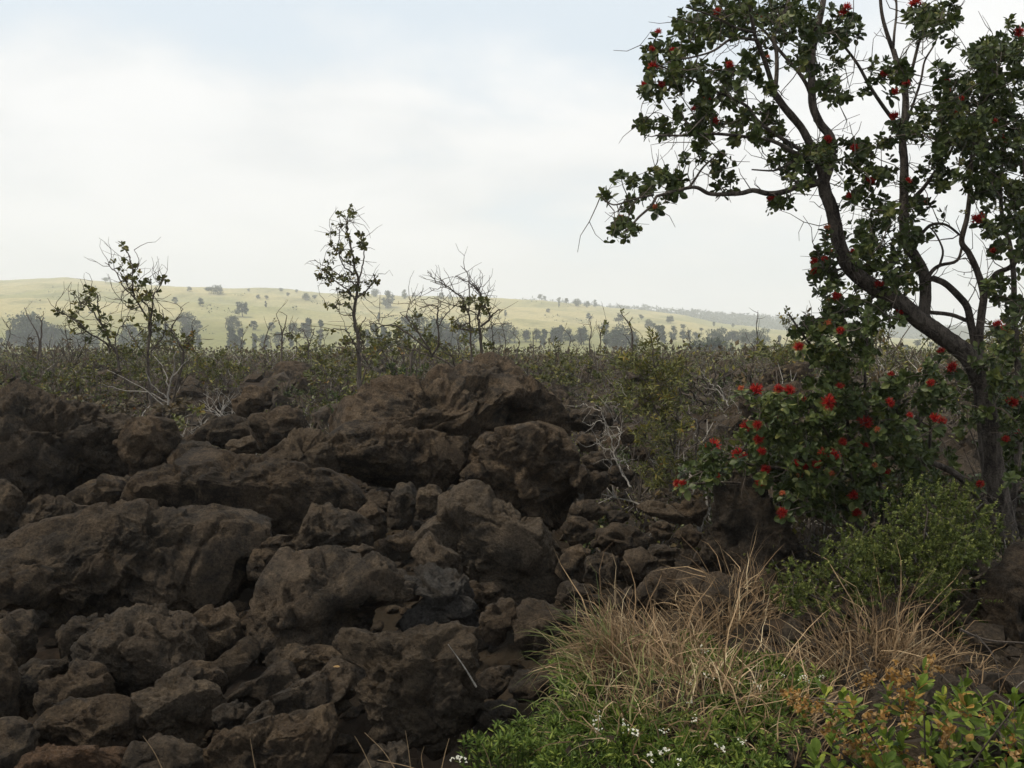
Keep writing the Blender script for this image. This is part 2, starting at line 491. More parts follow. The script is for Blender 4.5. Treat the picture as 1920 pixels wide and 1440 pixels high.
tt = np.linspace(-1, 1, 300)
uu = np.sign(tt) * np.abs(tt) ** 1.8 * 1.5
yy = [-18 + 20.5 * k / 20 for k in range(20)]
y = 2.5
while y < 300:
    yy.append(y)
    y *= 1.02
yy = np.array(yy)
def sheet(name, X, Y, Z, mat):
    nr, nc = X.shape
    i = (np.arange(nr - 1)[:, None] * nc + np.arange(nc - 1)[None]).ravel()
    tr = np.vstack([np.column_stack([i, i + 1, i + nc + 1]), np.column_stack([i, i + nc + 1, i + nc])])
    o = link(name, mesh_np(name, np.column_stack([X.ravel(), Y.ravel(), Z.ravel()]), tr, [mat], shade_smooth=True))
    o['kind'] = 'structure'
    return o
Y = np.repeat(yy[:, None], len(uu), 1)
X = uu[None, :] * (Y + 20)
Z = zground(X.ravel(), Y.ravel()).reshape(X.shape)
sheet('lava_ground', X, Y, Z, M_GROUND)

# grassy hillside beyond the lava
_RIDGE = np.array([(-1200, 560), (-500, 540), (0, 526), (60, 524), (125, 521), (170, 526), (250, 533), (330, 538), (420, 543), (520, 547), (600, 551), (720, 554), (860, 557), (960, 560), (1050, 567), (1150, 579), (1225, 584), (1290, 594), (1343, 606), (1400, 612), (1470, 620), (1560, 628), (1700, 636), (1920, 644), (2600, 650)], float)
_FAR = np.array([(-1500, 640), (600, 620), (900, 573), (985, 562), (1050, 565), (1100, 569), (1150, 572), (1250, 578), (1350, 586), (1450, 594), (1560, 601), (1700, 609), (1850, 613), (1920, 618), (2300, 622), (3200, 600)], float)
Y0, YR = 430.0, 1350.0
def zhill(x, y):
    x, y = np.atleast_1d(np.asarray(x, float)), np.atleast_1d(np.asarray(y, float))
    px = 960 + F * x / y
    e = (HY - np.interp(px, _RIDGE[:, 0], _RIDGE[:, 1])) / F
    yc = np.clip(y, Y0, YR)
    g = (1 - Y0 / yc) / (1 - Y0 / YR)
    flat = np.interp(y, [150, 260, 430], [-1.5, 0.5, 1.6])
    z = np.where(y < Y0, flat, 1.7 + yc * e * g)
    p = np.column_stack([x / 260, y / 170, np.full_like(x, 3.3)])
    s = smooth(y, 380, 620) * (1 - smooth(y, 1150, 1350))
    z = z + s * (9.0 * fbm(p, 3) + 8 * ridged(p * [0.8, 1.6, 1] + 5, 2)) * np.clip(e / 0.06, 0.15, 1.2)
    q = np.column_stack([x / 34, y / 40, np.full_like(x, 8.1)])
    z = z + smooth(y, 430, 600) * 1.7 * fbm(q, 3)
    z = z + smooth(y, 1200, 1340) * 1.6 * fbm(np.column_stack([x / 45, y / 300, np.full_like(x, 1.1)]), 3)
    return z - np.maximum(0, y - YR) * 0.04
def hill_at(px, py):
    r = ray(px, py)
    ds = np.linspace(225, YR, 1200)
    t_ = ds / r[1]
    x, z = r[0] * t_, CZ + r[2] * t_
    zh = zhill(x, ds)
    hit = np.nonzero(z <= zh)[0]
    i = hit[0] if len(hit) else len(ds) - 1
    return np.array([x[i], ds[i], zh[i]])
m, t, b = new_mat('pasture_grass')
geo = N(t, 'ShaderNodeNewGeometry')
mp = N(t, 'ShaderNodeMapping')
mp.inputs['Scale'].default_value = (1.0, 0.55, 2.5)
L(t, geo.outputs['Position'], mp.inputs['Vector'])
h1 = maprange(t, noise_node(t, mp.outputs[0], 0.006, 7, 0.6, 0.8), 0.40, 0.62)
h2 = maprange(t, noise_node(t, mp.outputs[0], 0.035, 6, 0.7, 0.4), 0.45, 0.72)
h3 = noise_node(t, geo.outputs['Position'], 0.35, 4, 0.7)
sp_ = N(t, 'ShaderNodeSeparateXYZ')
L(t, geo.outputs['Position'], sp_.inputs[0])
low = maprange(t, math_node(t, 'ADD', sp_.outputs['Y'], math_node(t, 'MULTIPLY_ADD', h1, 160.0, -80.0)), 430, 600, 1.0, 0.0)   # greener pasture on the flat
col = mix_rgb(t, h1, (0.375, 0.325, 0.168), (0.265, 0.255, 0.122))
col = mix_rgb(t, math_node(t, 'MULTIPLY', low, 0.85), col, (0.165, 0.17, 0.062))
col = mix_rgb(t, math_node(t, 'MULTIPLY', h2, 0.8), col, (0.175, 0.175, 0.09))
vm = N(t, 'ShaderNodeVectorMath', operation='SCALE')
L(t, col, vm.inputs[0])
L(t, maprange(t, h3, 0.3, 0.7, 0.8, 1.2, False), vm.inputs['Scale'])
L(t, vm.outputs[0], b.inputs['Base Color'])
set_spec(b, 0.95, 0.05)
M_PASTURE = m
uu2 = np.linspace(-1.15, 1.15, 360)
yy2 = np.concatenate([np.linspace(150, 430, 30), np.linspace(440, 1350, 110), np.linspace(1380, 1600, 8)])
Y = np.repeat(yy2[:, None], len(uu2), 1)
X = uu2[None, :] * Y
sheet('grass_hill', X, Y, zhill(X.ravel(), Y.ravel()).reshape(X.shape), M_PASTURE)

YF = 1950.0
def zfar(x, y):
    px = 960 + F * x / y
    e = (HY - np.interp(px, _FAR[:, 0], _FAR[:, 1])) / F
    yc = np.clip(y, 1500, YF)
    zr = YF * e - 6
    return 1.7 + zr * (1 - ((YF - yc) / (YF - 1500)) ** 1.3 * 0.9) - np.maximum(0, y - YF) * 0.06
m, t, b = new_mat('forest_floor')
geo = N(t, 'ShaderNodeNewGeometry')
L(t, mix_rgb(t, noise_node(t, geo.outputs['Position'], 0.03, 5, 0.6), (0.035, 0.048, 0.022), (0.075, 0.085, 0.04)), b.inputs['Base Color'])
set_spec(b, 0.95, 0.05)
M_FLOOR = m
yy3 = np.concatenate([np.linspace(1400, 1950, 36), np.linspace(1970, 2350, 10)])
uu3 = np.linspace(-1.15, 1.15, 240)
Y = np.repeat(yy3[:, None], len(uu3), 1)
X = uu3[None, :] * Y
sheet('forest_hill', X, Y, zfar(X.ravel(), Y.ravel()).reshape(X.shape), M_FLOOR)

# ---------------------------------------------------------------- air
m = bpy.data.materials.new('vog')
m.use_nodes = True
m.node_tree.nodes.clear()
pv = N(m.node_tree, 'ShaderNodeVolumePrincipled')
pv.inputs['Color'].default_value = (0.90, 0.925, 0.955, 1)
pv.inputs['Density'].default_value = 0.0005
pv.inputs['Anisotropy'].default_value = 0.0
mo = N(m.node_tree, 'ShaderNodeOutputMaterial')
L(m.node_tree, pv.outputs[0], mo.inputs['Volume'])
hx, hy0, hy1, hz0, hz1 = 2900.0, -60.0, 2420.0, -60.0, 190.0
hv = np.array([(x, y, z) for z in (hz0, hz1) for y in (hy0, hy1) for x in (-hx, hx)])
hq = [(0, 2, 3, 1), (4, 5, 7, 6), (0, 1, 5, 4), (2, 6, 7, 3), (0, 4, 6, 2), (1, 3, 7, 5)]
ht = [q for a, b_, c, d in hq for q in ((a, b_, c), (a, c, d))]
haze = link('haze', mesh_np('haze', hv, ht, [m]))
haze['kind'] = 'stuff'
# ---------------------------------------------------------------- lava rocks
def _ico(level):
    f = (1 + 5 ** .5) / 2
    v = [(-1, f, 0), (1, f, 0), (-1, -f, 0), (1, -f, 0), (0, -1, f), (0, 1, f), (0, -1, -f), (0, 1, -f), (f, 0, -1), (f, 0, 1), (-f, 0, -1), (-f, 0, 1)]
    t = [(0, 11, 5), (0, 5, 1), (0, 1, 7), (0, 7, 10), (0, 10, 11), (1, 5, 9), (5, 11, 4), (11, 10, 2), (10, 7, 6), (7, 1, 8), (3, 9, 4), (3, 4, 2), (3, 2, 6), (3, 6, 8), (3, 8, 9), (4, 9, 5), (2, 4, 11), (6, 2, 10), (8, 6, 7), (9, 8, 1)]
    v, t = norm(np.array(v, float)), np.array(t)
    for _ in range(level):
        e = np.sort(np.vstack([t[:, [0, 1]], t[:, [1, 2]], t[:, [2, 0]]]), axis=1)
        ue, inv = np.unique(e, axis=0, return_inverse=True)
        inv = inv.reshape(-1)
        mid = norm(v[ue[:, 0]] + v[ue[:, 1]]) 
        n, k = len(t), len(v)
        a, b_, c = inv[:n] + k, inv[n:2 * n] + k, inv[2 * n:] + k
        t = np.vstack([np.column_stack([t[:, 0], a, c]), np.column_stack([t[:, 1], b_, a]), np.column_stack([t[:, 2], c, b_]), np.column_stack([a, b_, c])])
        v = np.vstack([v, mid])
    return v, t
ICO = {k: _ico(k) for k in range(0, 7)}

def rough_surface(q, n, size, rough, seed, fine=True, clink=0.0):
    """crusty a'a surface: q world points, n outward directions, size in metres"""
    so = np.array([seed * 3.1, seed * 1.7, seed * 2.3])
    p = q + so
    lw = 0.75 * size
    h = 0.085 * size * fbm(p / lw, 2)
    l2 = max(0.3 * size, 0.12)
    h = h + 0.10 * l2 * ridged(p / l2, 2) * (0.35 + rough)
    mask = smooth(fbm(p / (0.5 * size) + 40, 2), -0.25 - 0.3 * rough, 0.35 - 0.3 * rough)    # crusty patches against smoother broken faces
    warp = p + 0.05 * np.column_stack([noise3(p * 7), noise3(p * 7 + 9), noise3(p * 7 + 21)])
    bil = np.abs(noise3(warp * 6.5)) + 0.5 * np.abs(noise3(warp * 14 + 5))
    h = h + (0.25 + mask * 1.0) * 0.045 * (bil - 0.22) * (0.2 + rough)
    if clink:                                             # welded clinker: knobs and clefts of every size
        w2 = p + 0.12 * np.column_stack([noise3(p * 2.6 + 3), noise3(p * 2.6 + 13), noise3(p * 2.6 + 23)])
        h = h + clink * (0.26 * (np.abs(noise3(w2 * 1.7 + 2)) - 0.10) + 0.22 * (np.abs(noise3(w2 * 3.6 + 7)) - 0.18) + 0.05 * ridged(w2 * 9, 2))
    if fine:
        h = h + (0.35 + mask) * (0.015 * ridged(p * 24, 2) + 0.007 * ridged(p * 55 + 3, 1))
    pit = smooth(noise3(warp * 9 + 70), 0.22, 0.5) + 0.8 * smooth(noise3(warp * [5, 5, 11] + 50) + 0.25 * noise3(p * 21), 0.2, 0.42)
    h = h - 0.045 * pit * (0.4 + mask)
    crk = np.exp(-(noise3(warp * 1.9 + 33) / 0.028) ** 2) * smooth(noise3(p * 1.3 + 90), -0.05, 0.2)       # open cracks
    h = h - 0.035 * crk * min(1.0, size)
    return h

def fracture(q, size, r_, K, amp, slope):
    """broken-block relief: each cell of the surface is its own tilted plane, with steps between cells"""
    w = q + 0.05 * size * np.column_stack([fbm(q / (0.16 * size) + 7, 2), fbm(q / (0.16 * size) + 27, 2), fbm(q / (0.16 * size) + 47, 2)])
    s = q[r_.integers(0, len(q), K)]
    best, idx = np.full(len(q), 1e9), np.zeros(len(q), int)
    for k in range(K):
        dd = ((w - s[k]) ** 2).sum(1)
        m_ = dd < best
        best[m_] = dd[m_]
        idx[m_] = k
    g = r_.normal(size=(K, 3)) * slope
    return amp * size * r_.normal(size=K)[idx] + ((q - s[idx]) * g[idx]).sum(1)
def rock_from_outline(poly, d, seed, thick=0.85, rough=0.6, lvl=None, boxy=0.55, facets=12, top=None, front=None, tilt=0.0, clink=0.0, hollow=()):
    """closed rock whose silhouette from the path follows poly (photo pixels); d = distance of its middle"""
    r_ = np.random.default_rng(seed)
    poly = np.array(poly, float)
    x, y = poly[:, 0], poly[:, 1]
    x2, y2 = np.roll(x, -1), np.roll(y, -1)
    cr = x * y2 - x2 * y
    A = cr.sum() / 2
    c = np.array([((x + x2) * cr).sum(), ((y + y2) * cr).sum()]) / (6 * A)
    ctr = P(c[0], c[1], d)
    f = norm(ctr - np.array([0, 0, CZ]))
    r = norm(np.array([f[1], -f[0], 0.0]))
    u = np.cross(r, f)
    s = np.linalg.norm(ctr - np.array([0, 0, CZ])) / F
    s *= 1.0 / (1.0)
    q2 = np.column_stack([(poly[:, 0] - c[0]) * s, -(poly[:, 1] - c[1]) * s])
    th = np.linspace(0, 2 * np.pi, 361)[:-1]
    dx, dy = np.cos(th)[:, None], np.sin(th)[:, None]
    a, b_ = q2, np.roll(q2, -1, axis=0)
    ex, ey = b_[:, 0] - a[:, 0], b_[:, 1] - a[:, 1]
    den = dx * ey - dy * ex
    den = np.where(np.abs(den) < 1e-9, 1e-9, den)
    tt_ = (a[:, 0] * ey - a[:, 1] * ex) / den
    k_ = (a[:, 0] * dy - a[:, 1] * dx) / den
    ok = (k_ >= -1e-6) & (k_ <= 1 + 1e-6) & (tt_ > 0)
    rho = np.where(ok, tt_, 0).max(axis=1)
    rho = np.maximum(rho, 0.02) * 0.985
    ker = np.array([0, 1, 3, 1, 0]) / 5.0
    rho = np.convolve(np.r_[rho[-2:], rho, rho[:2]], ker, 'valid')
    w, h = np.ptp(q2[:, 0]) / 2, np.ptp(q2[:, 1]) / 2
    size = math.sqrt(w * h) * 2
    T = thick * math.sqrt(w * h)
    if lvl is None:
        big = max(np.ptp(poly[:, 0]), np.ptp(poly[:, 1]))
        lvl = 6 if big > 330 else 5 if big > 150 else 4
    D, tri = ICO[lvl]
    sxy = np.hypot(D[:, 0], D[:, 2])
    ang = np.mod(np.arctan2(D[:, 2], D[:, 0]), 2 * np.pi)
    rr = np.interp(ang, np.r_[th, 2 * np.pi], np.r_[rho, rho[0]])
    se = sxy ** boxy
    la = rr * np.cos(ang) * se
    lu = rr * np.sin(ang) * se
    lf = np.sign(D[:, 1]) * np.abs(D[:, 1]) ** 0.85 * T
    loc = np.column_stack([la, lf, lu])                       # right, away, up (as seen)
    sc = np.array([w, T, h])
    qn = loc / sc
    planes = []
    for k in range(facets):
        v = r_.normal(size=3) * [0.9, 0.5, 0.9] + [0, -0.7, 0]
        planes.append((v / np.linalg.norm(v), r_.uniform(0.55, 0.84)))
    if top is None:
        top = r_.uniform(0.5, 0.72)
    v = norm(np.array([r_.normal() * 0.25, -0.62, 0.78]))     # a broken upper face leaning to the viewer
    planes.append((v, top))
    v = norm(np.array([r_.normal() * 0.3, -0.9, -0.42]))
    planes.append((v, (front if front is not None else r_.uniform(0.62, 0.8))))
    for v, o in planes:
        o = max(o, 0.96 * math.hypot(v[0], v[2]))             # cut the near side, not the outline
        ex_ = np.maximum(0, qn @ v - o)
        qn = qn - ex_[:, None] * v * 0.98
    for hx_, hz_, hr_, hd_ in hollow:                         # hollows under an overhang, on the near side
        g_ = np.exp(-(((qn[:, 0] - hx_) ** 2 + (qn[:, 2] - hz_) ** 2) / hr_ ** 2) ** 1.5)
        qn[:, 1] += np.where(qn[:, 1] < 0.2, hd_ * g_, 0)
    loc = qn * sc
    if tilt:
        loc[:, 1] += tilt * loc[:, 2]
    pos = ctr + loc[:, 0:1] * r + loc[:, 1:2] * f + loc[:, 2:3] * u
    nn = norm(loc / (sc ** 2))
    nw = nn[:, 0:1] * r + nn[:, 1:2] * f + nn[:, 2:3] * u
    hgt = rough_surface(pos, nw, size, rough, seed % 97, lvl >= 5, clink)
    fs = 0.45 + 0.55 * min(1.0, rough / 0.6)
    hgt = hgt + fs * np.clip(fracture(pos - ctr, size, r_, 22, 0.022, 0.16), -0.09 * size, 0.05 * size)
    if lvl >= 5:
        hgt = hgt + fs * np.clip(fracture(pos - ctr, size, r_, 110, 0.009, 0.15), -0.04 * size, 0.03 * size)
    pos = pos + nw * np.clip(hgt, -0.22 * size, 0.075 * size)[:, None]
    return pos, tri, ctr
def T2(o, s, pts):
    return [(o[0] + p[0] / s, o[1] + p[1] / s) for p in pts]
ZA, ZB, ZC, ZD, ZE = ((0, 900), 2.6667), ((0, 480), 2.0), ((600, 640), 2.6667), ((600, 1000), 2.7429), ((1200, 900), 2.6667)
def d_of_base(py):
    return float(ground_at(960, py)[1])

ROCKS = []          # (name, zoom, outline, options, label)
def rk(name, zoom, pts, label, **kw):
    ROCKS.append((name, T2(zoom[0], zoom[1], pts), kw, label))

# --- front left heap
rk('boulder', ZA, [(60, 440), (130, 310), (200, 265), (330, 235), (480, 195), (620, 165), (760, 180), (880, 200), (1000, 205), (1120, 240), (1240, 245), (1275, 280), (1255, 340), (1265, 440), (1235, 520), (1130, 590), (1030, 640), (880, 690), (700, 660), (500, 650), (380, 620), (330, 545), (200, 480)],
   'broad slab-like brown boulder at the left, largest of the front heap', thick=0.7, top=0.5, d=6.55, clink=0.25)
rk('boulder', ((0, 0), 1), [(268, 930), (280, 882), (318, 857), (350, 853), (400, 860), (450, 873), (500, 880), (555, 892), (605, 905), (650, 932), (690, 985), (690, 1015), (640, 1050), (500, 1045), (400, 1000), (300, 985), (270, 960)],
   'long sloping reddish brown slab lying behind the broad slab-like boulder', thick=0.9, top=0.36, d=8.0, facets=4, clink=0.35)
rk('boulder', ZA, [(1310, 470), (1320, 310), (1400, 265), (1475, 280), (1560, 130), (1640, 125), (1690, 175), (1770, 200), (1845, 250), (1840, 335), (1745, 345), (1640, 390), (1500, 410), (1420, 450)],
   'pointed brown lump with a raised peak on the lower end of the long slab', d=6.75, thick=0.7)
rk('boulder', ((0, 0), 1), [(485, 1175), (487, 1130), (510, 1085), (535, 1045), (600, 1040), (650, 1050), (700, 1056), (750, 1074), (780, 1112), (772, 1140), (735, 1135), (700, 1130), (695, 1165), (680, 1200), (640, 1225), (600, 1222), (560, 1238), (520, 1242), (490, 1235)],
   'boulder with a dark hollow under its right shoulder, mid foreground', d=5.5, thick=0.75, rough=1.0, clink=0.5, hollow=((0.42, -0.42, 0.36, 0.75),))
rk('boulder', ZD, [(430, 250), (500, 160), (560, 140), (640, 190), (700, 215), (745, 260), (770, 350), (815, 420), (820, 490), (775, 530), (640, 520), (480, 520), (380, 500), (450, 400), (540, 330)],
   'grey crusted boulder filling the gap right of the hollowed boulder', mat='grey', d=5.75, rough=1.0)
rk('lava_rock', ZD, [(735, 275), (790, 252), (890, 245), (920, 300), (930, 345), (830, 430), (770, 370)], 'small brown rock wedged behind the grey crusted boulder', d=6.0)
rk('lava_rock', ZD, [(820, 490), (850, 400), (930, 330), (1020, 345), (1012, 430), (980, 505), (920, 568), (860, 545)], 'angular upright brown rock right of the grey crusted boulder', d=5.35, boxy=0.5)
rk('boulder', ZD, [(1000, 500), (1010, 390), (1070, 335), (1130, 350), (1220, 400), (1320, 420), (1405, 430), (1385, 480), (1300, 570), (1240, 590), (1150, 600), (1110, 680), (1050, 660), (1000, 570)],
   'long rock sloping down to the right towards the dry grass', d=5.2)
rk('boulder', ZD, [(118, 600), (150, 520), (200, 503), (290, 540), (400, 540), (450, 498), (540, 488), (700, 490), (785, 550), (765, 650), (790, 760), (852, 810), (842, 865), (790, 965), (700, 1005), (650, 1085), (580, 1145), (520, 1095), (420, 1060), (320, 1040), (250, 985), (200, 885), (178, 800), (250, 690), (160, 665)],
   'big rugged flat-faced boulder at the front centre with a dry stalk on it', d=4.15, thick=0.6, front=0.5, top=0.75, rough=0.7, mat='pale')
rk('lava_rock', ZD, [(800, 740), (900, 697), (1000, 690), (975, 780), (905, 845), (835, 820)], 'brown rock touching the right edge of the big flat-faced boulder', d=4.7)
rk('lava_rock', ZD, [(965, 790), (1020, 708), (1140, 725), (1240, 800), (1205, 865), (1060, 880), (985, 850)], 'brown rock half covered by the green herbs, right of centre front', d=4.55)
rk('lava_rock', ZD, [(780, 970), (840, 880), (930, 838), (1000, 880), (1003, 950), (940, 1000), (830, 1020)], 'rounded rock above the tip of the bright green ferny sprig', d=4.2)
rk('lava_rock', ZD, [(200, 1260), (220, 1170), (280, 1110), (380, 1058), (450, 1080), (462, 1150), (450, 1240)], 'rock at the bottom edge under the big flat-faced boulder', d=3.75)
rk('boulder', ZA, [(430, 940), (432, 830), (480, 740), (530, 688), (640, 663), (740, 668), (850, 688), (930, 728), (982, 800), (988, 870), (965, 925), (960, 970), (850, 995), (760, 1025), (690, 1045), (600, 1032), (520, 985)],
   'big rounded boulder below the broad slab-like boulder', d=5.1, thick=0.8, rough=0.5)
rk('boulder', ZA, [(925, 690), (1040, 648), (1150, 622), (1192, 690), (1202, 760), (1225, 815), (1130, 875), (1060, 908), (1000, 885), (985, 790)], 'smooth wedge of rock right of the big rounded boulder', d=5.4, rough=0.3)
rk('lava_rock', ZA, [(1060, 920), (1150, 865), (1220, 800), (1300, 808), (1310, 860), (1240, 940), (1150, 1010), (1105, 1085), (1060, 1010)], 'dark rock deep in the gap under the smooth wedge of rock', d=5.2)
rk('boulder', ZA, [(655, 1175), (700, 1070), (780, 1028), (895, 988), (960, 1040), (1050, 1080), (1095, 1130), (1065, 1215), (1000, 1295), (950, 1335), (860, 1315), (740, 1280), (680, 1235)],
   'sharp-edged block with a pale lit top face and dark front', d=4.55, facets=2, top=0.34, front=0.4, rough=0.15, boxy=0.5, mat='pale')  # paleness of the sunlit top put into the whole block's colour
rk('boulder', ZA, [(205, 1110), (220, 1010), (260, 983), (330, 1000), (390, 908), (440, 940), (500, 980), (535, 1050), (548, 1105), (470, 1140), (400, 1125), (350, 1120), (290, 1160), (225, 1160)], 'jagged rock with two points left of the sharp-edged block', d=4.75)
rk('boulder', ZA, [(205, 1320), (240, 1210), (290, 1150), (370, 1108), (440, 1130), (590, 1128), (662, 1190), (665, 1265), (620, 1335), (550, 1365), (450, 1350), (320, 1360), (250, 1360)], 'low squat dark boulder in front of the jagged two-pointed rock', d=4.3, rough=0.8)
rk('boulder', ZA, [(110, 1480), (140, 1330), (200, 1318), (250, 1330), (320, 1358), (450, 1380), (560, 1400), (630, 1430), (640, 1480)], 'flat rusty rock cut by the bottom edge at far left', d=3.85, mat='red')
rk('boulder', ZA, [(640, 1420), (690, 1320), (790, 1283), (880, 1308), (960, 1350), (1005, 1405), (1000, 1470), (690, 1480)], 'rough hump of rock at the bottom with a dry grass stem before it', d=3.9)
rk('boulder', ZA, [(970, 1350), (1060, 1285), (1150, 1255), (1290, 1248), (1400, 1210), (1550, 1188), (1655, 1170), (1675, 1250), (1625, 1340), (1570, 1420), (1400, 1470), (1100, 1440)], 'long low ledge of rock rising to the right at the bottom', d=4.1, thick=0.6)
rk('boulder', ZA, [(1100, 1110), (1220, 1030), (1330, 970), (1410, 912), (1452, 940), (1485, 1015), (1445, 1070), (1320, 1100), (1230, 1150), (1130, 1150)], 'smooth wedge-shaped rock pointing up right beside the sharp-edged block', d=4.85, rough=0.3)
rk('lava_rock', ZA, [(1080, 1240), (1080, 1150), (1160, 1108), (1240, 1118), (1260, 1200), (1180, 1255)], 'knobbly fist-shaped stone right of the sharp-edged block', d=4.45, rough=1.0)
rk('boulder', ZA, [(1250, 1180), (1330, 1090), (1440, 1060), (1500, 1028), (1600, 995), (1650, 940), (1740, 922), (1805, 960), (1795, 1045), (1745, 1110), (1650, 1170), (1500, 1215), (1380, 1230), (1270, 1250)], 'crumbly ridge-backed rock with an orange fleck, left of the big flat-faced boulder', d=4.5, rough=0.9)
rk('boulder', ZA, [(-40, 740), (80, 678), (160, 668), (168, 760), (168, 860), (110, 905), (60, 890), (-40, 840)], 'squarish rock at the left edge under the flat-topped rock', d=5.35, boxy=0.45)
rk('lava_rock', ZA, [(295, 750), (380, 690), (470, 680), (500, 725), (440, 840), (375, 900), (325, 890)], 'shaded rock leaning left of the big rounded boulder', d=5.5)
rk('boulder', ZA, [(-90, 820), (0, 815), (55, 870), (102, 1080), (85, 1175), (0, 1215), (-90, 1210)], 'tall rough rock cut by the left edge, low down', d=4.7)
rk('boulder', ZA, [(-60, 440), (60, 428), (130, 450), (200, 440), (252, 480), (252, 565), (200, 625), (100, 655), (-60, 640)], 'flat-topped rock at the left edge below the broad slab-like boulder', d=5.9)
rk('lava_rock', ZA, [(95, 1010), (170, 948), (242, 962), (222, 1045), (205, 1115), (125, 1190), (80, 1130)], 'narrow dark rock beside the tall left-edge rock', d=4.85)
rk('boulder', ZA, [(-60, 1250), (20, 1225), (100, 1240), (155, 1320), (120, 1480), (-60, 1480)], 'dark corner rock at the bottom left', d=4.0)
rk('lava_rock', ZA, [(100, 950), (180, 898), (235, 915), (330, 905), (380, 930), (330, 985), (250, 975), (140, 975)], 'small slab tucked above the narrow dark rock', d=5.15)
rk('boulder', ZA, [(-40, 390), (60, 260), (150, 150), (200, 118), (330, 122), (405, 190), (385, 245), (250, 280), (130, 345), (60, 420)], 'crumbling brown rock at left behind the broad slab-like boulder', d=7.2, rough=1.0)
rk('boulder', ((0, 0), 1), [(115, 940), (145, 920), (170, 905), (205, 893), (240, 905), (262, 930), (262, 960), (230, 975), (190, 970), (165, 955), (130, 950)], 'pointed rock with a pale left face below the left mound', d=7.9, facets=3)
rk('boulder', ZB, [(-40, 850), (30, 850), (60, 900), (62, 960), (50, 1010), (0, 1030), (-40, 1020)], 'rock cut by the left edge below the left mound', d=7.0)
rk('lava_rock', ZA, [(1240, 430), (1260, 350), (1310, 360), (1330, 440), (1300, 500), (1250, 500)], 'small stone wedged at the right end of the broad slab-like boulder', d=6.6)
rk('lava_rock', ZA, [(850, 950), (960, 915), (1080, 940), (1120, 1000), (1080, 1060), (950, 1040), (880, 1000)], 'dark rock under the right side of the big rounded boulder', d=4.95)
rk('boulder', ZA, [(1330, 900), (1420, 830), (1600, 850), (1760, 880), (1740, 950), (1620, 990), (1480, 960), (1380, 950)], 'shadowed rock in the pit below the hollowed boulder', d=5.15)
# --- left mound and the rocks behind the long slab
rk('lava_mound', ZB, [(-60, 640), (0, 565), (20, 500), (50, 478), (95, 512), (190, 560), (290, 598), (400, 620), (470, 655), (500, 690), (505, 780), (495, 850), (420, 840), (350, 830), (250, 880), (100, 930), (-60, 900)],
   'wide dark clinkery mound at the left edge rising to a small peak', d=9.2, rough=1.0, thick=0.9, clink=0.8, lvl=6, top=0.55, hollow=((0.35, -0.45, 0.2, 0.4),))
rk('boulder', ZB, [(440, 690), (490, 615), (560, 598), (640, 628), (665, 690), (655, 750), (560, 810), (505, 860), (495, 770)], 'dark block at the right end of the left mound', d=8.9)
rk('boulder', ZB, [(885, 595), (880, 540), (935, 490), (1010, 498), (1015, 560), (965, 605)], 'knob of dark lava standing furthest back between the two mounds', d=12.2, rough=0.9)
rk('boulder', ZB, [(940, 690), (945, 610), (1000, 572), (1080, 562), (1155, 608), (1140, 660), (1070, 705), (1000, 745), (955, 725)], 'rounded dark boulder in the dip between the two mounds', d=10.2, rough=0.7)
rk('lava_rock', ZB, [(675, 695), (760, 640), (860, 608), (945, 632), (945, 690), (860, 715), (790, 700), (720, 730)], 'low crusty rock left of the rounded dark boulder in the dip', d=10.4, rough=0.9)
rk('boulder', ZB, [(640, 770), (660, 720), (705, 688), (770, 698), (840, 738), (910, 775), (880, 800), (780, 800), (690, 790)], 'peaked brown rock just behind the top of the long slab', d=9.0)
rk('lava_rock', ZB, [(850, 700), (940, 680), (970, 730), (940, 775), (865, 755)], 'pale flat rock below the rounded dark boulder in the dip', d=9.7, mat='pale', facets=3)
rk('boulder', ZB, [(945, 775), (1060, 720), (1100, 660), (1172, 643), (1235, 690), (1255, 800), (1235, 870), (1150, 850), (1060, 830)], 'boulder with a pale lit top between the long slab and the mound', d=8.9, mat='pale', top=0.4)
# --- boulders in front of the middle mound
rk('boulder', ZC, [(470, 1045), (500, 960), (560, 900), (600, 880), (600, 800), (690, 728), (780, 728), (865, 768), (965, 808), (1015, 880), (1085, 898), (1145, 980), (1185, 1060), (1192, 1160), (1155, 1290), (1050, 1320), (900, 1300), (810, 1210), (720, 1130), (590, 1090)],
   'large broad boulder with a smooth sloping face leaning on the middle mound', d=7.0, thick=0.7, rough=0.45, front=0.55, facets=4, mat='pale')
rk('lava_rock', ZC, [(485, 880), (480, 830), (500, 735), (540, 717), (615, 740), (590, 800), (545, 880), (510, 890)], 'narrow pale-faced block at the foot of the slanting crack', d=8.0, mat='pale', boxy=0.5)
rk('lava_rock', ZC, [(325, 930), (350, 800), (390, 708), (460, 708), (492, 760), (472, 865), (435, 940)], 'upright dark block under the overhang of the middle mound', d=8.2, boxy=0.5)
rk('lava_rock', ZC, [(185, 800), (260, 748), (335, 752), (348, 830), (300, 890), (230, 875)], 'small block left of the upright dark block under the mound', d=8.3, boxy=0.5)
rk('lava_rock', ZC, [(465, 1060), (510, 965), (535, 938), (612, 1015), (705, 1085), (725, 1150), (700, 1210), (600, 1165), (500, 1135)], 'rock in front of the left foot of the smooth-faced leaning boulder', d=6.5)
rk('lava_rock', ZC, [(170, 890), (250, 800), (320, 860), (330, 950), (250, 1000), (180, 960)], 'rock right of the peak on the long slab, under the mound', d=7.5)
rk('lava_rock', ZC, [(330, 980), (450, 930), (500, 980), (470, 1040), (380, 1050)], 'dark stone in the pit left of the smooth-faced leaning boulder', d=7.0)
rk('lava_rock', ZC, [(100, 1060), (180, 1000), (260, 1030), (330, 1090), (250, 1110), (120, 1100)], 'flat stone behind the top of the hollowed boulder', d=6.3)
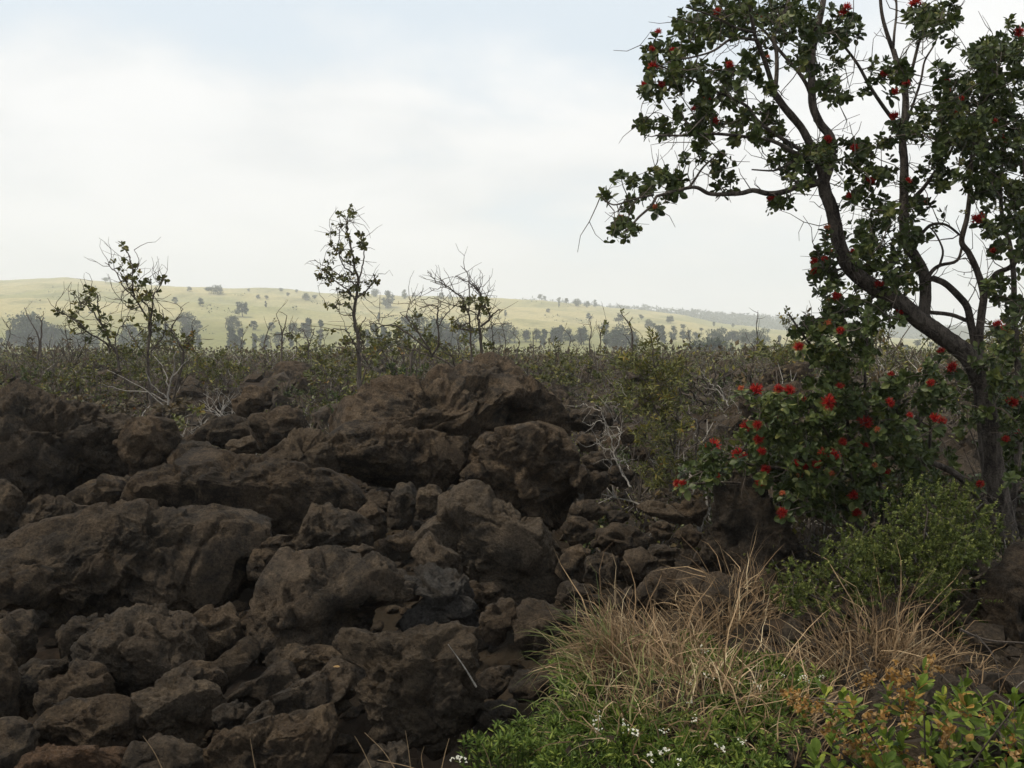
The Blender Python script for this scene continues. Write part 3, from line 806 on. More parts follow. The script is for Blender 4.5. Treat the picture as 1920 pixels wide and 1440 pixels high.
# --- rubble right of the mound
RUB = [
 ([(1305, 705), (1330, 655), (1420, 650), (1445, 705), (1400, 775), (1325, 795)], 9.0, 'lumpy rock right of the mound beneath the dead grey twigs'),
 ([(1275, 490), (1335, 458), (1405, 478), (1385, 555), (1305, 555)], 10.6, 'rounded stone half way up the right flank of the mound'),
 ([(1310, 590), (1370, 543), (1455, 590), (1435, 645), (1345, 655)], 9.8, 'brown stone directly left of the dead grey twigs'),
 ([(1318, 1200), (1340, 1090), (1400, 1048), (1482, 1078), (1505, 1145), (1452, 1215), (1380, 1235)], 6.35, 'pale rounded stone right of the smooth-faced leaning boulder'),
 ([(1365, 1010), (1400, 940), (1470, 905), (1560, 928), (1645, 980), (1605, 1055), (1490, 1085), (1400, 1065)], 7.1, 'broad crusty rock right of the smooth-faced leaning boulder'),
 ([(1185, 1150), (1230, 1050), (1300, 1028), (1385, 1018), (1345, 1100), (1320, 1200), (1250, 1210)], 6.6, 'dark rock between the leaning boulder and the pale rounded stone'),
 ([(1755, 815), (1830, 785), (1900, 800), (1930, 830), (1900, 915), (1810, 905)], 8.2, 'grey slab under the low branches of the flowering shrub'),
 ([(1505, 1165), (1530, 1060), (1600, 1035), (1685, 1090), (1675, 1145), (1590, 1190)], 6.4, 'knobbly rock right of the pale rounded stone'),
 ([(1590, 1070), (1680, 1005), (1775, 1050), (1765, 1115), (1700, 1150)], 6.8, 'smooth low rock above the knobbly rock right of centre'),
 ([(1178, 1285), (1190, 1238), (1260, 1192), (1335, 1238), (1430, 1305), (1385, 1360), (1280, 1350)], 5.8, 'wedge-shaped rock below the right end of the leaning boulder'),
 ([(1415, 1290), (1480, 1228), (1555, 1225), (1570, 1300), (1485, 1350)], 5.7, 'dark crusty stone behind the tips of the dry grass'),
 ([(1570, 1290), (1640, 1180), (1740, 1128), (1815, 1200), (1805, 1310), (1700, 1350), (1600, 1340)], 5.8, 'angular block behind the dry grass, left of the tall dark rock'),
 ([(1210, 940), (1250, 880), (1330, 890), (1380, 940), (1340, 1010), (1250, 1020)], 7.3, 'rough rock at the foot of the mound on its right side'),
 ([(1230, 870), (1290, 790), (1370, 800), (1430, 850), (1380, 890), (1290, 890)], 8.0, 'rough stone just above the rock at the mound foot'),
 ([(1430, 860), (1500, 840), (1545, 880), (1520, 920), (1450, 915)], 8.0, 'small stone on the rubble slope below the pale flat slab'),
 ([(1650, 930), (1720, 890), (1770, 930), (1740, 985), (1680, 990)], 7.4, 'small dark stone below the pale flat slab'),
 ([(1780, 960), (1850, 920), (1910, 960), (1900, 1020), (1820, 1030)], 7.2, 'stone at the left foot of the tall dark rock'),
 ([(1480, 440), (1560, 400), (1640, 430), (1620, 500), (1520, 510)], 11.0, 'brown stone behind the dead grey twigs'),
 ([(1560, 540), (1650, 510), (1690, 560), (1640, 600), (1570, 590)], 10.0, 'pale stone beside the stem of the yellow-green shrub'),
 ([(1220, 430), (1260, 350), (1370, 330), (1480, 370), (1440, 430), (1320, 450)], 11.5, 'flat-topped dark ledge behind the right flank of the mound'),
 ([(1445, 640), (1520, 610), (1570, 660), (1540, 740), (1460, 720)], 9.0, 'dark rock under the dead grey twigs'),
 ([(1250, 650), (1310, 620), (1345, 680), (1310, 760), (1255, 740)], 8.9, 'dark lump in the shade at the right foot of the mound'),
]
for pts, dd, lab in RUB:
    rk('lava_rock', ZC, pts, lab, d=dd, rough=0.8)
rk('lava_rock', ZC, [(1572, 825), (1640, 792), (1745, 818), (1828, 882), (1805, 918), (1700, 888), (1620, 858)], 'pale flat slab right of the yellow-green shrub', d=7.9, mat='pale', rough=0.2, facets=2, top=0.3)
rk('boulder', ZE, [(285, 520), (330, 330), (370, 200), (388, 60), (440, 5), (560, -5), (615, 60), (645, 180), (745, 250), (795, 400), (765, 500), (600, 580), (450, 570), (350, 560)], 'tall dark upright rock under the flowering shrub', d=6.0, thick=0.6, rough=0.8, facets=14, boxy=0.45, clink=0.25)
rk('lava_rock', ZE, [(185, 470), (240, 438), (310, 442), (375, 520), (335, 610), (230, 650), (185, 570)], 'flat-faced stone in front of the tall dark rock', d=5.6, rough=0.3)
rk('lava_rock', ZE, [(50, 490), (130, 430), (195, 470), (195, 600), (90, 620)], 'stone left of the flat-faced stone behind the dry grass', d=5.7)
rk('boulder', ZE, [(1640, 700), (1740, 520), (1880, 400), (2050, 380), (2080, 700), (2060, 1000), (1900, 1060), (1740, 1030), (1650, 860)], 'dark boulder at the right edge behind the leafy bush', d=4.9, rough=0.6)
rk('boulder', ZE, [(1850, 1000), (1920, 960), (2080, 960), (2080, 1150), (1900, 1120)], 'dark rock low at the right edge beside the leafy bush', d=4.2)
rk('boulder', ZE, [(1450, 60), (1620, 30), (1760, 100), (1900, 200), (1930, 330), (1750, 380), (1560, 300)], 'dark rock behind the foot of the leaning tree', d=7.4)
rk('lava_rock', ((0, 0), 1), [(1385, 845), (1410, 828), (1440, 832), (1440, 855), (1405, 862)], 'pinkish brown rock seen through the left side of the flowering shrub', d=9.0, mat='pale')

MATS = {'grey': M_ROCK_GREY, 'red': M_ROCK_RED, 'pale': M_ROCK_PALE, 'dark': M_ROCK_DARK, None: M_ROCK}
for i, (name, poly, kw, label) in enumerate(ROCKS):
    kw = dict(kw)
    mat = MATS[kw.pop('mat', None)]
    d = kw.pop('d')
    pos, tri, ctr = rock_from_outline(poly, d, 100 + i * 7, **kw)
    org = np.array([ctr[0], ctr[1], pos[:, 2].min()])
    o = link(name, mesh_np(name, pos - org, tri, [mat], shade_smooth=True), None, org)
    tag(o, label, 'mound' if name == 'lava_mound' else 'boulder' if name == 'boulder' else 'rock')

# --- the middle mound: one welded mass of three lobes
mound = link('lava_mound', None, None, (P(840, 780, 10.0)[0], 10.0, 0.4))
tag(mound, 'highest lava mound in the middle, below the twisted bare tree', 'mound')
mo = np.array(mound.location)
for nm, pts, dd, sd, kw in (
    ('crest', [(40, 440), (110, 360), (180, 290), (280, 232), (380, 195), (520, 178), (640, 150), (740, 118), (800, 95), (860, 88), (930, 112), (990, 175), (1080, 250), (1150, 310), (1195, 375), (1200, 470), (1100, 620), (900, 700), (700, 650), (500, 600), (200, 540)], 10.8, 5, dict(thick=0.8, rough=1.0, top=0.42, clink=0.6, hollow=((0.45, 0.1, 0.16, 0.4), (-0.2, -0.1, 0.2, 0.35)))),
    ('left_lobe', [(50, 600), (55, 500), (130, 440), (270, 395), (420, 435), (560, 478), (720, 505), (715, 590), (650, 670), (605, 735), (480, 720), (330, 700), (150, 650)], 9.2, 11, dict(thick=0.9, rough=0.45, top=0.4, facets=4, clink=0.3, hollow=((-0.25, -0.85, 0.4, 0.7),))),
    ('right_lobe', [(730, 640), (755, 545), (830, 478), (960, 452), (1080, 432), (1195, 465), (1260, 570), (1275, 700), (1260, 800), (1190, 910), (1090, 975), (980, 860), (850, 775), (735, 715)], 9.0, 23, dict(thick=0.8, rough=1.0, top=0.5, clink=0.9, hollow=((0.72, -0.55, 0.35, 0.8), (0.3, -0.1, 0.18, 0.35))))):
    pos, tri, ctr = rock_from_outline(T2(ZC[0], ZC[1], [(x_, y_ + (16 if nm == 'crest' else 0)) for x_, y_ in pts]), dd, 900 + sd, lvl=6, **kw)
    link(nm, mesh_np(nm, pos - mo, tri, [M_ROCK], shade_smooth=True), mound)

# --- loose stones between the boulders: a few shapes, many copies
STONES = []
for k in range(9):
    D, tri = ICO[4]
    r_ = np.random.default_rng(50 + k)
    q = D.copy()
    for _ in range(9):
        v = norm(r_.normal(size=3))
        q -= np.maximum(0, q @ v - r_.uniform(0.55, 0.85))[:, None] * v * 0.9
    q = q * [1, r_.uniform(0.65, 0.95), r_.uniform(0.5, 0.8)]
    q = q + norm(D) * (0.16 * fbm(q * 1.4 + k * 5, 3) + 0.10 * ridged(q * 3 + k * 3, 3) + 0.05 * ridged(q * 8 + k, 2))[:, None]
    STONES.append(mesh_np('rubble_stone', q, tri, [M_ROCK], shade_smooth=True))
def stone(x, y, size, sink=0.25):
    z = float(zground(x, y)[0])
    o = link('rubble_stone', STONES[random.randrange(9)], None, (x, y, z + size * (0.45 - sink)))
    o.scale = (size, size * random.uniform(0.8, 1.1), size * random.uniform(0.8, 1.15))
    o.rotation_euler = (random.uniform(-.5, .5), random.uniform(-.5, .5), random.uniform(0, 6.28))
    return o
random.seed(21)
for k in range(100):
    for _ in range(30):
        px, py = random.uniform(-20, 1420), 1440 - 640 * random.random() ** 0.9
        if not (px > 1000 and py > 1180):
            break
    g = ground_at(px, py)
    tag(stone(g[0], g[1], (0.06 + 0.10 * random.random() ** 2) * (0.7 + g[1] / 14)), 'small rough stone among the lava boulders', 'stone', 'loose stones among the lava boulders')
for k in range(60):
    px, py = random.uniform(1040, 1440), random.uniform(850, 1150)
    g = ground_at(px, py)
    tag(stone(g[0], g[1], 0.09 + 0.16 * random.random() ** 1.5), 'crusty stone on the rubble slope right of the middle mound', 'stone', 'stones of the rubble slope')
for k in range(60):
    px, py = random.uniform(-20, 1940), 676 + 110 * random.random() ** 1.6
    g = ground_at(px, py)
    tag(stone(g[0], g[1], random.uniform(0.22, 0.5) * min(1.35, 0.6 + g[1] / 40), 0.3), 'dark lava lump on the scrubby plain behind the mounds', 'rock', 'lava lumps on the scrubby plain')
# --- gravel-sized clinker filling the gaps
acc = Acc()
D, tri = ICO[0]
n = 7500
pxs, pys = rng.uniform(-60, 1980, n), 1460 - 640 * rng.random(n) ** 0.85
pts = np.array([ground_at(a, b_) for a, b_ in zip(pxs, pys)])
pts[:, 2] = zground(pts[:, 0], pts[:, 1])
pts[:, 2] -= 0.03
pts = pts[(pxs < 1000 + (1180 - pys) * 1.5) | (pys < 1150)]
for p in pts:
    s_ = 0.014 + 0.06 * random.random() ** 3
    q = D * (1 + 0.28 * rng.normal(size=(len(D), 1))) * [1, 0.9, 0.7] * s_
    acc.add(q + p + [0, 0, s_ * 0.3], tri)
tag(acc.build('lava_clinker', [M_ROCK]), 'small brown clinker and gravel filling the gaps between boulders', 'rubble', kind='stuff')
# ---------------------------------------------------------------- woody plants
def limb3(pts, d0, d1=None, wob=0.0, seed=0):
    """photo-pixel polyline to a smooth 3D limb; distance drifts from d0 to d1"""
    r_ = np.random.default_rng(seed)
    d1 = d0 if d1 is None else d1
    p = np.array([q[:2] for q in pts], float)
    k = len(p)
    seg = np.r_[0, np.cumsum(np.linalg.norm(np.diff(p, axis=0), axis=1))]
    t = seg / seg[-1]
    ds = d0 + (d1 - d0) * t + wob * np.sin(t * 3.1 * r_.uniform(0.6, 1.4) + r_.uniform(0, 6)) * np.sqrt(t)
    return np.array([P(a, b_, dd) for (a, b_), dd in zip(p, ds)])
class Plant:
    """traced limbs, grown twigs and leaf rosettes of one woody plant"""
    def __init__(self, name, label, cat, d, base, group=None):
        self.root = link(name, None, None, base)
        tag(self.root, label, cat, group)
        self.base, self.d = np.array(base, float), d
        self.nodes, self.nrad = [], []
        self.tw = Acc()
    def px2m(self, r):
        return r * self.d / F
    def limb(self, pts, r0, r1, d0=None, d1=None, wob=0.0, part='branch', mat=None, sides=6, bark=0.0, n=4, seed=0, wig=0.0):
        d0 = self.d if d0 is None else d0
        c = spline(limb3(pts, d0, d1, wob, seed), n)
        if wig:
            c[1:-1] += wig * rng.normal(size=(len(c) - 2, 3))
        rad = np.linspace(self.px2m(r0), self.px2m(r1), len(c)) * 0.92
        acc = Acc()
        tube(acc, c, rad, sides, rnd=seed * 0.37 % 1, bark=bark)
        if part:
            acc.build(part, [mat or M_BARK], self.root, self.base, shade_smooth=True)
        else:
            tube(self.tw, c, rad, sides)
        self.nodes.append(c)
        self.nrad.append(rad)
        return c
    def grow(self, targets, r0=0.005, wig=0.12, far=0.6, sides=4):
        """join each target point to the nearest wood by a bent twig; returns the twig's last direction per target"""
        nodes = np.vstack(self.nodes)
        rad = np.concatenate(self.nrad)
        dist = np.min(np.linalg.norm(nodes[None] - targets[:, None], axis=2), axis=1)
        order = np.argsort(dist)
        axes = np.zeros_like(targets)
        for i in order:
            tg = targets[i]
            dd = np.linalg.norm(nodes - tg, axis=1)
            j = int(np.argmin(dd + 0.25 * np.maximum(0, nodes[:, 2] - tg[2])))
            a, ln = nodes[j], dd[j]
            if ln < 0.02:
                axes[i] = norm(np.array([rng.normal() * .5, rng.normal() * .5, 1]))
                continue
            k = max(2, min(6, int(ln / 0.07) + 1))
            t_ = np.linspace(0, 1, k + 1)[:, None]
            c = a + (tg - a) * t_
            c[:, 2] -= (0.10 * ln * np.sin(t_[:, 0] * math.pi)) * rng.uniform(-0.4, 1.2)
            c[1:-1] += wig * ln / k * rng.normal(size=(k - 1, 3)) * 1.4
            rr = np.linspace(min(rad[j] * 0.7, r0 + 0.006 * ln), r0 * 0.45, k + 1)
            tube(self.tw, c, rr, sides, rnd=rng.random())
            nodes = np.vstack([nodes, c[1:]])
            rad = np.r_[rad, rr[1:]]
            axes[i] = norm(c[-1] - c[-2] + np.array([0, 0, 0.35 * ln / k]) + 1e-6)
        self.nodes, self.nrad = [nodes], [rad]
        return axes
    def bare(self, n, length, r0=0.003, where=None, up=0.25):
        """dead twiglets forking off the wood"""
        nodes = np.vstack(self.nodes)
        idx = rng.integers(0, len(nodes), n * 3)
        c_ = 0
        for j in idx:
            if where is not None and not where(nodes[j]):
                continue
            dr = norm(rng.normal(size=3) + [0, 0, up])
            ln = length * rng.uniform(0.4, 1.2)
            p0 = nodes[j]
            q = [p0]
            for s_ in range(4):
                dr = norm(dr + 0.35 * rng.normal(size=3) + [0, 0, 0.05])
                q.append(q[-1] + dr * ln / 4)
            tube(self.tw, q, np.linspace(r0, r0 * 0.4, 5), 3, rnd=rng.random())
            if rng.random() < 0.6:
                d2 = norm(dr + 0.9 * rng.normal(size=3))
                tube(self.tw, [q[2], q[2] + d2 * ln * .22, q[2] + d2 * ln * .4 + 0.04 * ln * rng.normal(size=3)], [r0 * .6, r0 * .45, r0 * .3], 3, rnd=rng.random())
            c_ += 1
            if c_ >= n:
                break
    def twigs(self, mat=None):
        o = self.tw.build('twigs', [mat or M_TWIG], self.root, self.base, shade_smooth=True)
        o['kind'] = 'stuff'
        return o
def scatter(regions, d, dd, boost=1.0):
    outp = []
    for cx, cy, rx, ry, n in regions:
        for k in range(max(1, int(n * boost))):
            a, r_ = rng.uniform(0, 6.283), math.sqrt(rng.random())
            outp.append(P(cx + rx * r_ * math.cos(a), cy + ry * r_ * math.sin(a), d + dd * float(np.clip(rng.normal() * 0.55, -1, 1))))
    return np.array(outp)
def view_axis(tip, axis, k=0.25):
    return norm(axis + k * norm(np.array([0, 0, CZ + 0.5]) - tip))

# shared rosette and flower shapes
def make_rosettes(name, tmpl, count, nl, size, mat, spread=(0.35, 1.75), shade=None):
    outp = []
    for k in range(count):
        acc = Acc()
        n = rng.integers(nl[0], nl[1] + 1)
        rosette(acc, tmpl, np.zeros(3), np.array([0, 0, 1.0]), n, size, 0, spread, 0.8, shade)
        outp.append(acc.mesh(name, [mat]))
    return outp
def make_flower(mat, n=190, r=0.046):
    acc = Acc()
    d_ = rand_dirs(n * 2)
    d_ = d_[d_[:, 2] > -0.25][:n]
    leaves(acc, (np.array([(-0.03, 0, 0), (0.03, 0, 0), (0.026, 1, 0.02), (-0.026, 1, 0.02)], float), np.array([(0, 1, 2), (0, 2, 3)])), np.zeros((len(d_), 3)), d_, rand_dirs(len(d_)), r * rng.uniform(0.6, 1.15, len(d_)), 0)
    for q in d_[:60] * r * 0.5:
        leaves(acc, LEAF_CHIP, [q - [0, 0, .004]], rand_dirs(1), rand_dirs(1), 0.02, 0)
    return acc.mesh('flower', [mat])
ROSES = make_rosettes('leaf_cluster', LEAF_ROUND, 12, (9, 14), 0.066, M_LEAF)
FLOWERS = [make_flower(M_FLOWER) for k in range(5)]
FLOWERS_OLD = [make_flower(M_FLOWER_OLD, 110, 0.038) for k in range(3)]
def place_axis(o, tip, axis, size):
    q = Vector(tuple(axis)).to_track_quat('Z', 'Y')
    o.rotation_mode = 'QUATERNION'
    from mathutils import Quaternion
    o.rotation_quaternion = q @ Quaternion((0, 0, 1), rng.uniform(0, 6.28))
    o.location = tuple(tip)
    o.scale = (size, size, size)
def crown(pl, tips, axes, n_parts=300, foliage='foliage', size=1.0, doubles=0.5):
    """leaf clusters: the nearest 300 as parts, the rest one part"""
    order = np.argsort(np.linalg.norm(tips - [0, 0, CZ], axis=1))
    rest = Acc()
    for rank, i in enumerate(order):
        tip, ax = tips[i], view_axis(tips[i], axes[i], 0.15)
        s_ = size * rng.uniform(0.72, 1.15)
        if rank < n_parts:
            o = link('leaf_cluster', ROSES[rng.integers(len(ROSES))], pl.root)
            place_axis(o, tip - pl.base, ax, s_)
        else:
            rosette(rest, LEAF_ROUND, tip, ax, int(rng.integers(8, 13)), 0.066 * s_, 0, stem=0.8)
        if rng.random() < doubles:
            for k in range(int(rng.integers(1, 3))):
                t2 = tip - ax * 0.05 * rng.uniform(0.6, 1.6) + 0.028 * rng.normal(size=3)
                rosette(rest, LEAF_ROUND, t2, norm(ax + 0.8 * rng.normal(size=3)), int(rng.integers(4, 8)), 0.062 * s_, 0, (0.7, 1.7), 0.8)
    if rest.v:
        rest.build(foliage, [M_LEAF], pl.root, pl.base)['kind'] = 'stuff'
def flowers(pl, pts, d, near=0.0):
    nodes = np.vstack(pl.nodes)
    for px, py, s_, *old in pts:
        dd = d + near + abs(rng.normal()) * 0.22
        tip = P(px, py, dd)
        j = int(np.argmin(np.linalg.norm(nodes - tip, axis=1)))
        ax = norm(norm(tip - nodes[j] + 1e-6) * 0.5 + np.array([0, -0.5, 0.75]))
        o = link('flower', (FLOWERS_OLD if old else FLOWERS)[rng.integers(3)], pl.root)
        place_axis(o, tip - pl.base, ax, s_ * rng.uniform(0.62, 0.86))
        if old:
            o['label'] = 'faded orange brush flower'
        c = np.array([nodes[j], (nodes[j] + tip) / 2 + 0.02 * rng.normal(size=3), tip])
        tube(pl.tw, c, [0.004, 0.003, 0.003], 4)
        rosette(pl.fl, LEAF_ROUND, tip - ax * 0.022, ax, int(rng.integers(8, 12)), 0.066, 0, (0.8, 1.8), 0.5)

def t4(o, pts):
    return [(o[0] + p[0] / 4.5714, o[1] + p[1] / 4.5714) for p in pts]
A_, B_, C_, D_, E_ = (1100, 0), (1500, 0), (1100, 300), (1500, 300), (1500, 600)
DT = 6.6
g0 = P(1888, 1000, DT)
tree = Plant('ohia_tree', 'large leaning flowering tree with dark bark and red brush blossoms at the right', 'tree', DT, (g0[0], g0[1], 0.25))
tree.fl = Acc()
LB = dict(bark=0.10, sides=14, n=8)
tree.limb([(1905, 1075), (1888, 1000), (1868, 915), (1856, 830), (1848, 765), (1838, 712), (1815, 668), (1784, 643), (1747, 616), (1719, 596), (1686, 567), (1642, 541), (1605, 514), (1586, 490), (1572, 453), (1561, 398), (1548, 361), (1543, 333)], 21, 10.5, DT, DT - 0.25, part='trunk', seed=1, bark=0.16, sides=40, n=18)
M_ = dict(bark=0.09, sides=10, n=7)
S_ = dict(sides=6, n=4, bark=0.05)
tree.limb([(1546, 340), (1558, 300), (1557, 258), (1537, 230), (1524, 197), (1522, 142), (1524, 87), (1535, 44), (1544, 0), (1550, -60)], 9.5, 5, DT - .25, DT - .1, seed=2, **M_)
tree.limb([(1544, 335), (1535, 305), (1515, 262), (1500, 236), (1472, 203), (1452, 175)], 9, 6.2, DT - .25, DT - .4, seed=3, **M_)
tree.limb([(1453, 178), (1441, 136), (1428, 98), (1417, 72), (1411, 44), (1402, -10)], 5, 3, DT - .4, DT - .7, seed=4, **S_)
tree.limb([(1452, 176), (1456, 142), (1456, 98), (1450, 70), (1468, 35), (1482, -10)], 5, 3, DT - .4, DT - .2, seed=5, **S_)
tree.limb([(1524, 200), (1515, 164), (1494, 131), (1461, 94), (1430, 55), (1385, 25)], 4.5, 2.2, DT - .2, DT + .1, seed=6, **S_)
tree.limb([(1543, 338), (1520, 347), (1494, 350), (1472, 359), (1441, 363), (1413, 357), (1391, 362), (1362, 364), (1330, 363), (1303, 351), (1264, 359), (1231, 368)], 6.5, 2.6, DT - .25, DT - .75, seed=7, sides=8, n=6, bark=0.08)
tree.limb([(1231, 368), (1220, 387), (1198, 407), (1182, 425), (1172, 433)], 2.6, 1.6, DT - .75, DT - .8, seed=8, **S_)
tree.limb([(1222, 366), (1198, 371), (1177, 377), (1150, 384), (1128, 370)], 2.2, 1.2, DT - .75, DT - .7, seed=9, **S_)
tree.limb([(1290, 354), (1302, 338), (1319, 313), (1345, 290)], 2.6, 1.3, DT - .65, DT - .6, seed=10, **S_)
tree.limb([(1525, 300), (1505, 292), (1485, 284), (1450, 265), (1395, 256), (1340, 251), (1286, 254), (1231, 254)], 5.5, 1.8, DT - .28, DT - .9, seed=11, **S_)
tree.limb([(1500, 280), (1470, 262), (1424, 230), (1402, 201), (1373, 184), (1340, 170), (1275, 140), (1231, 120)], 4.5, 1.6, DT - .3, DT - .5, seed=12, **S_)
tree.limb([(1417, 75), (1395, 72), (1369, 74), (1340, 94), (1308, 105), (1253, 116)], 3.2, 1.4, DT - .6, DT - .8, seed=13, **S_)
tree.limb([(1411, 60), (1380, 52), (1351, 37), (1325, 26), (1286, 13)], 3, 1.3, DT - .65, DT - .9, seed=14, **S_)
tree.limb([(1520, 310), (1495, 300), (1470, 312), (1450, 320), (1410, 318)], 3.2, 1.4, DT - .28, DT - .6, seed=15, **S_)
# second stem
tree.limb([(1748, 625), (1733, 600), (1735, 551), (1732, 514), (1714, 479), (1698, 453), (1695, 398), (1695, 344), (1695, 306), (1692, 262), (1697, 208), (1697, 175), (1686, 131), (1675, 94)], 12.5, 5.2, DT, DT + .35, seed=16, bark=0.12, sides=14, n=8)
tree.limb([(1675, 96), (1662, 59), (1653, 22), (1649, -30)], 4.8, 3, DT + .35, DT + .3, seed=17, **S_)
tree.limb([(1675, 90), (1677, 60), (1681, 22), (1679, -25)], 3.2, 2.2, DT + .35, DT + .5, seed=18, **S_)
tree.limb([(1698, 175), (1710, 131), (1721, 87), (1730, 59), (1743, 41), (1760, 10)], 4.2, 2, DT + .3, DT + .2, seed=19, **S_)
tree.limb([(1694, 262), (1684, 238), (1657, 201), (1631, 162), (1609, 122), (1583, 87), (1555, 55)], 5, 2, DT + .25, DT + .1, seed=20, **S_)
tree.limb([(1700, 230), (1714, 190), (1727, 149), (1734, 114), (1752, 83), (1764, 52)], 3.4, 1.6, DT + .3, DT + .5, seed=21, **S_)
tree.limb([(1697, 400), (1714, 372), (1732, 352), (1751, 326), (1773, 300), (1792, 260), (1802, 195)], 5.5, 2.4, DT + .2, DT + .1, seed=22, **S_)
tree.limb([(1704, 468), (1730, 436), (1748, 421), (1775, 422), (1806, 446)], 4, 2.4, DT + .15, DT + .3, seed=23, **S_)
tree.limb([(1735, 530), (1748, 508), (1764, 497), (1795, 488), (1806, 453)], 4.6, 2.6, DT, DT + .2, seed=24, **S_)
tree.limb([(1762, 497), (1768, 470), (1755, 440), (1742, 425)], 2.6, 1.5, DT + .05, DT, seed=25, **S_)
# right-hand stems
tree.limb([(1836, 715), (1828, 650), (1819, 600), (1813, 575), (1800, 558), (1773, 532), (1748, 521)], 8, 6, DT, DT + .05, seed=26, **M_)
tree.limb([(1842, 735), (1836, 640), (1841, 584), (1844, 551), (1832, 508), (1817, 475), (1803, 452), (1813, 409), (1819, 355), (1822, 300), (1832, 230), (1845, 150)], 8.5, 2.6, DT, DT - .2, seed=27, **M_)
tree.limb([(1844, 553), (1855, 540), (1867, 514), (1894, 501), (1918, 474), (1960, 435)], 6, 4, DT - .05, DT - .4, seed=28, **M_)
tree.limb([(1745, 586), (1770, 588), (1790, 592), (1814, 602)], 4.2, 4.6, DT, DT + .05, seed=29, **S_)
tree.limb([(1890, 1010), (1908, 860), (1912, 740), (1905, 644), (1902, 584), (1900, 508), (1892, 453), (1881, 420), (1876, 350), (1882, 260), (1878, 160)], 8, 2.6, DT + .1, DT + .3, seed=30, **M_)
tree.limb([(1880, 1010), (1852, 955), (1818, 912), (1783, 883), (1741, 866), (1715, 862)], 9, 4.5, DT - .1, DT - .3, seed=31, **M_)
tree.limb([(1900, 500), (1925, 420), (1935, 320), (1930, 200), (1940, 100)], 4.5, 2.4, DT + .2, DT, seed=32, **S_)
tree.limb([(1590, 500), (1575, 505), (1560, 510), (1535, 500)], 2.6, 1.2, DT - .15, DT - .4, seed=33, **S_)
tree.limb([(1650, 548), (1625, 565), (1590, 580), (1560, 592), (1520, 600)], 3.2, 1.4, DT - .1, DT - .5, seed=34, **S_)
tree.limb([(1700, 585), (1660, 600), (1620, 605), (1585, 625)], 2.8, 1.3, DT - .05, DT - .4, seed=35, **S_)
CROWN = [(1335, 35, 65, 42, 34), (1275, 72, 46, 36, 20), (1235, 102, 32, 24, 9), (1255, 132, 50, 26, 15), (1310, 130, 55, 30, 20), (1370, 28, 55, 36, 20), (1425, 45, 55, 52, 26), (1478, 30, 45, 42, 20),
         (1340, 172, 55, 28, 18), (1213, 178, 26, 18, 6), (1248, 165, 40, 20, 8), (1345, 212, 55, 26, 17), (1400, 245, 55, 28, 22), (1310, 240, 32, 18, 9), (1225, 240, 36, 20, 13), (1275, 215, 22, 15, 5), (1325, 285, 26, 22, 7),
         (1292, 298, 18, 12, 4), (1358, 328, 20, 22, 7), (1440, 238, 32, 22, 12), (1240, 342, 42, 30, 22), (1200, 340, 24, 14, 6), (1180, 378, 20, 16, 5), (1128, 368, 12, 13, 4), (1168, 424, 22, 20, 10), (1192, 430, 12, 8, 3), (1165, 325, 12, 8, 3),
         (1272, 345, 20, 20, 6), (1462, 375, 26, 14, 8), (1475, 300, 38, 26, 12), (1505, 318, 30, 28, 14), (1405, 122, 16, 24, 9), (1368, 128, 12, 12, 5), (1430, 168, 24, 28, 8), (1440, 205, 14, 12, 4), (1500, 290, 30, 22, 9),
         (1535, 35, 45, 40, 18), (1560, 85, 32, 42, 13), (1592, 55, 30, 28, 9), (1545, 150, 34, 34, 11), (1580, 175, 22, 14, 5), (1505, 100, 25, 50, 14), (1540, 285, 36, 20, 10), (1592, 285, 42, 26, 15), (1640, 312, 42, 22, 13), (1622, 350, 42, 26, 13),
         (1650, 382, 32, 16, 7), (1665, 120, 40, 18, 9), (1690, 145, 22, 26, 8), (1625, 160, 20, 14, 4), (1738, 30, 46, 22, 18), (1782, 16, 26, 18, 7), (1795, 42, 15, 12, 4), (1728, 62, 24, 16, 5), (1760, 62, 18, 10, 3), (1658, 255, 26, 22, 9), (1708, 248, 28, 18, 10),
         (1765, 228, 46, 52, 38), (1822, 195, 56, 56, 50), (1872, 130, 48, 60, 50), (1838, 105, 32, 36, 18), (1900, 75, 25, 44, 16), (1770, 122, 24, 10, 4), (1790, 85, 10, 10, 2), (1870, 250, 60, 66, 58), (1805, 290, 55, 48, 36), (1890, 330, 46, 46, 36),
         (1745, 330, 36, 36, 13), (1842, 355, 36, 26, 12), (1712, 415, 48, 46, 22), (1660, 442, 46, 34, 18), (1612, 432, 30, 26, 10), (1642, 478, 46, 26, 17), (1855, 420, 28, 28, 8), (1900, 402, 30, 36, 16), (1690, 530, 36, 22, 12), (1655, 512, 30, 18, 8),
         (1548, 488, 20, 36, 10), (1560, 542, 36, 36, 17), (1592, 592, 46, 36, 20), (1545, 602, 36, 26, 9), (1622, 562, 36, 28, 10), (1872, 540, 28, 28, 10), (1902, 580, 24, 28, 10), (1888, 640, 28, 28, 11), (1852, 682, 36, 16, 7), (1885, 725, 34, 36, 10),
         (1902, 800, 18, 26, 6), (1690, 500, 40, 30, 10), (1865, 465, 20, 20, 4), (1660, 590, 40, 20, 8), (1925, 450, 20, 60, 14), (1930, 250, 30, 120, 40), (1935, 620, 20, 60, 12), (1890, 690, 34, 34, 10), (1900, 850, 26, 50, 14), (1860, 780, 30, 40, 7), (1925, 760, 20, 60, 12)]
tips = scatter(CROWN, DT - 0.1, 0.8, 1.2)
axes = tree.grow(tips, 0.0042)
tree.bare(620, 0.34, 0.0042, where=lambda p: True)
crown(tree, tips, axes, 300, size=0.82, doubles=0.3)
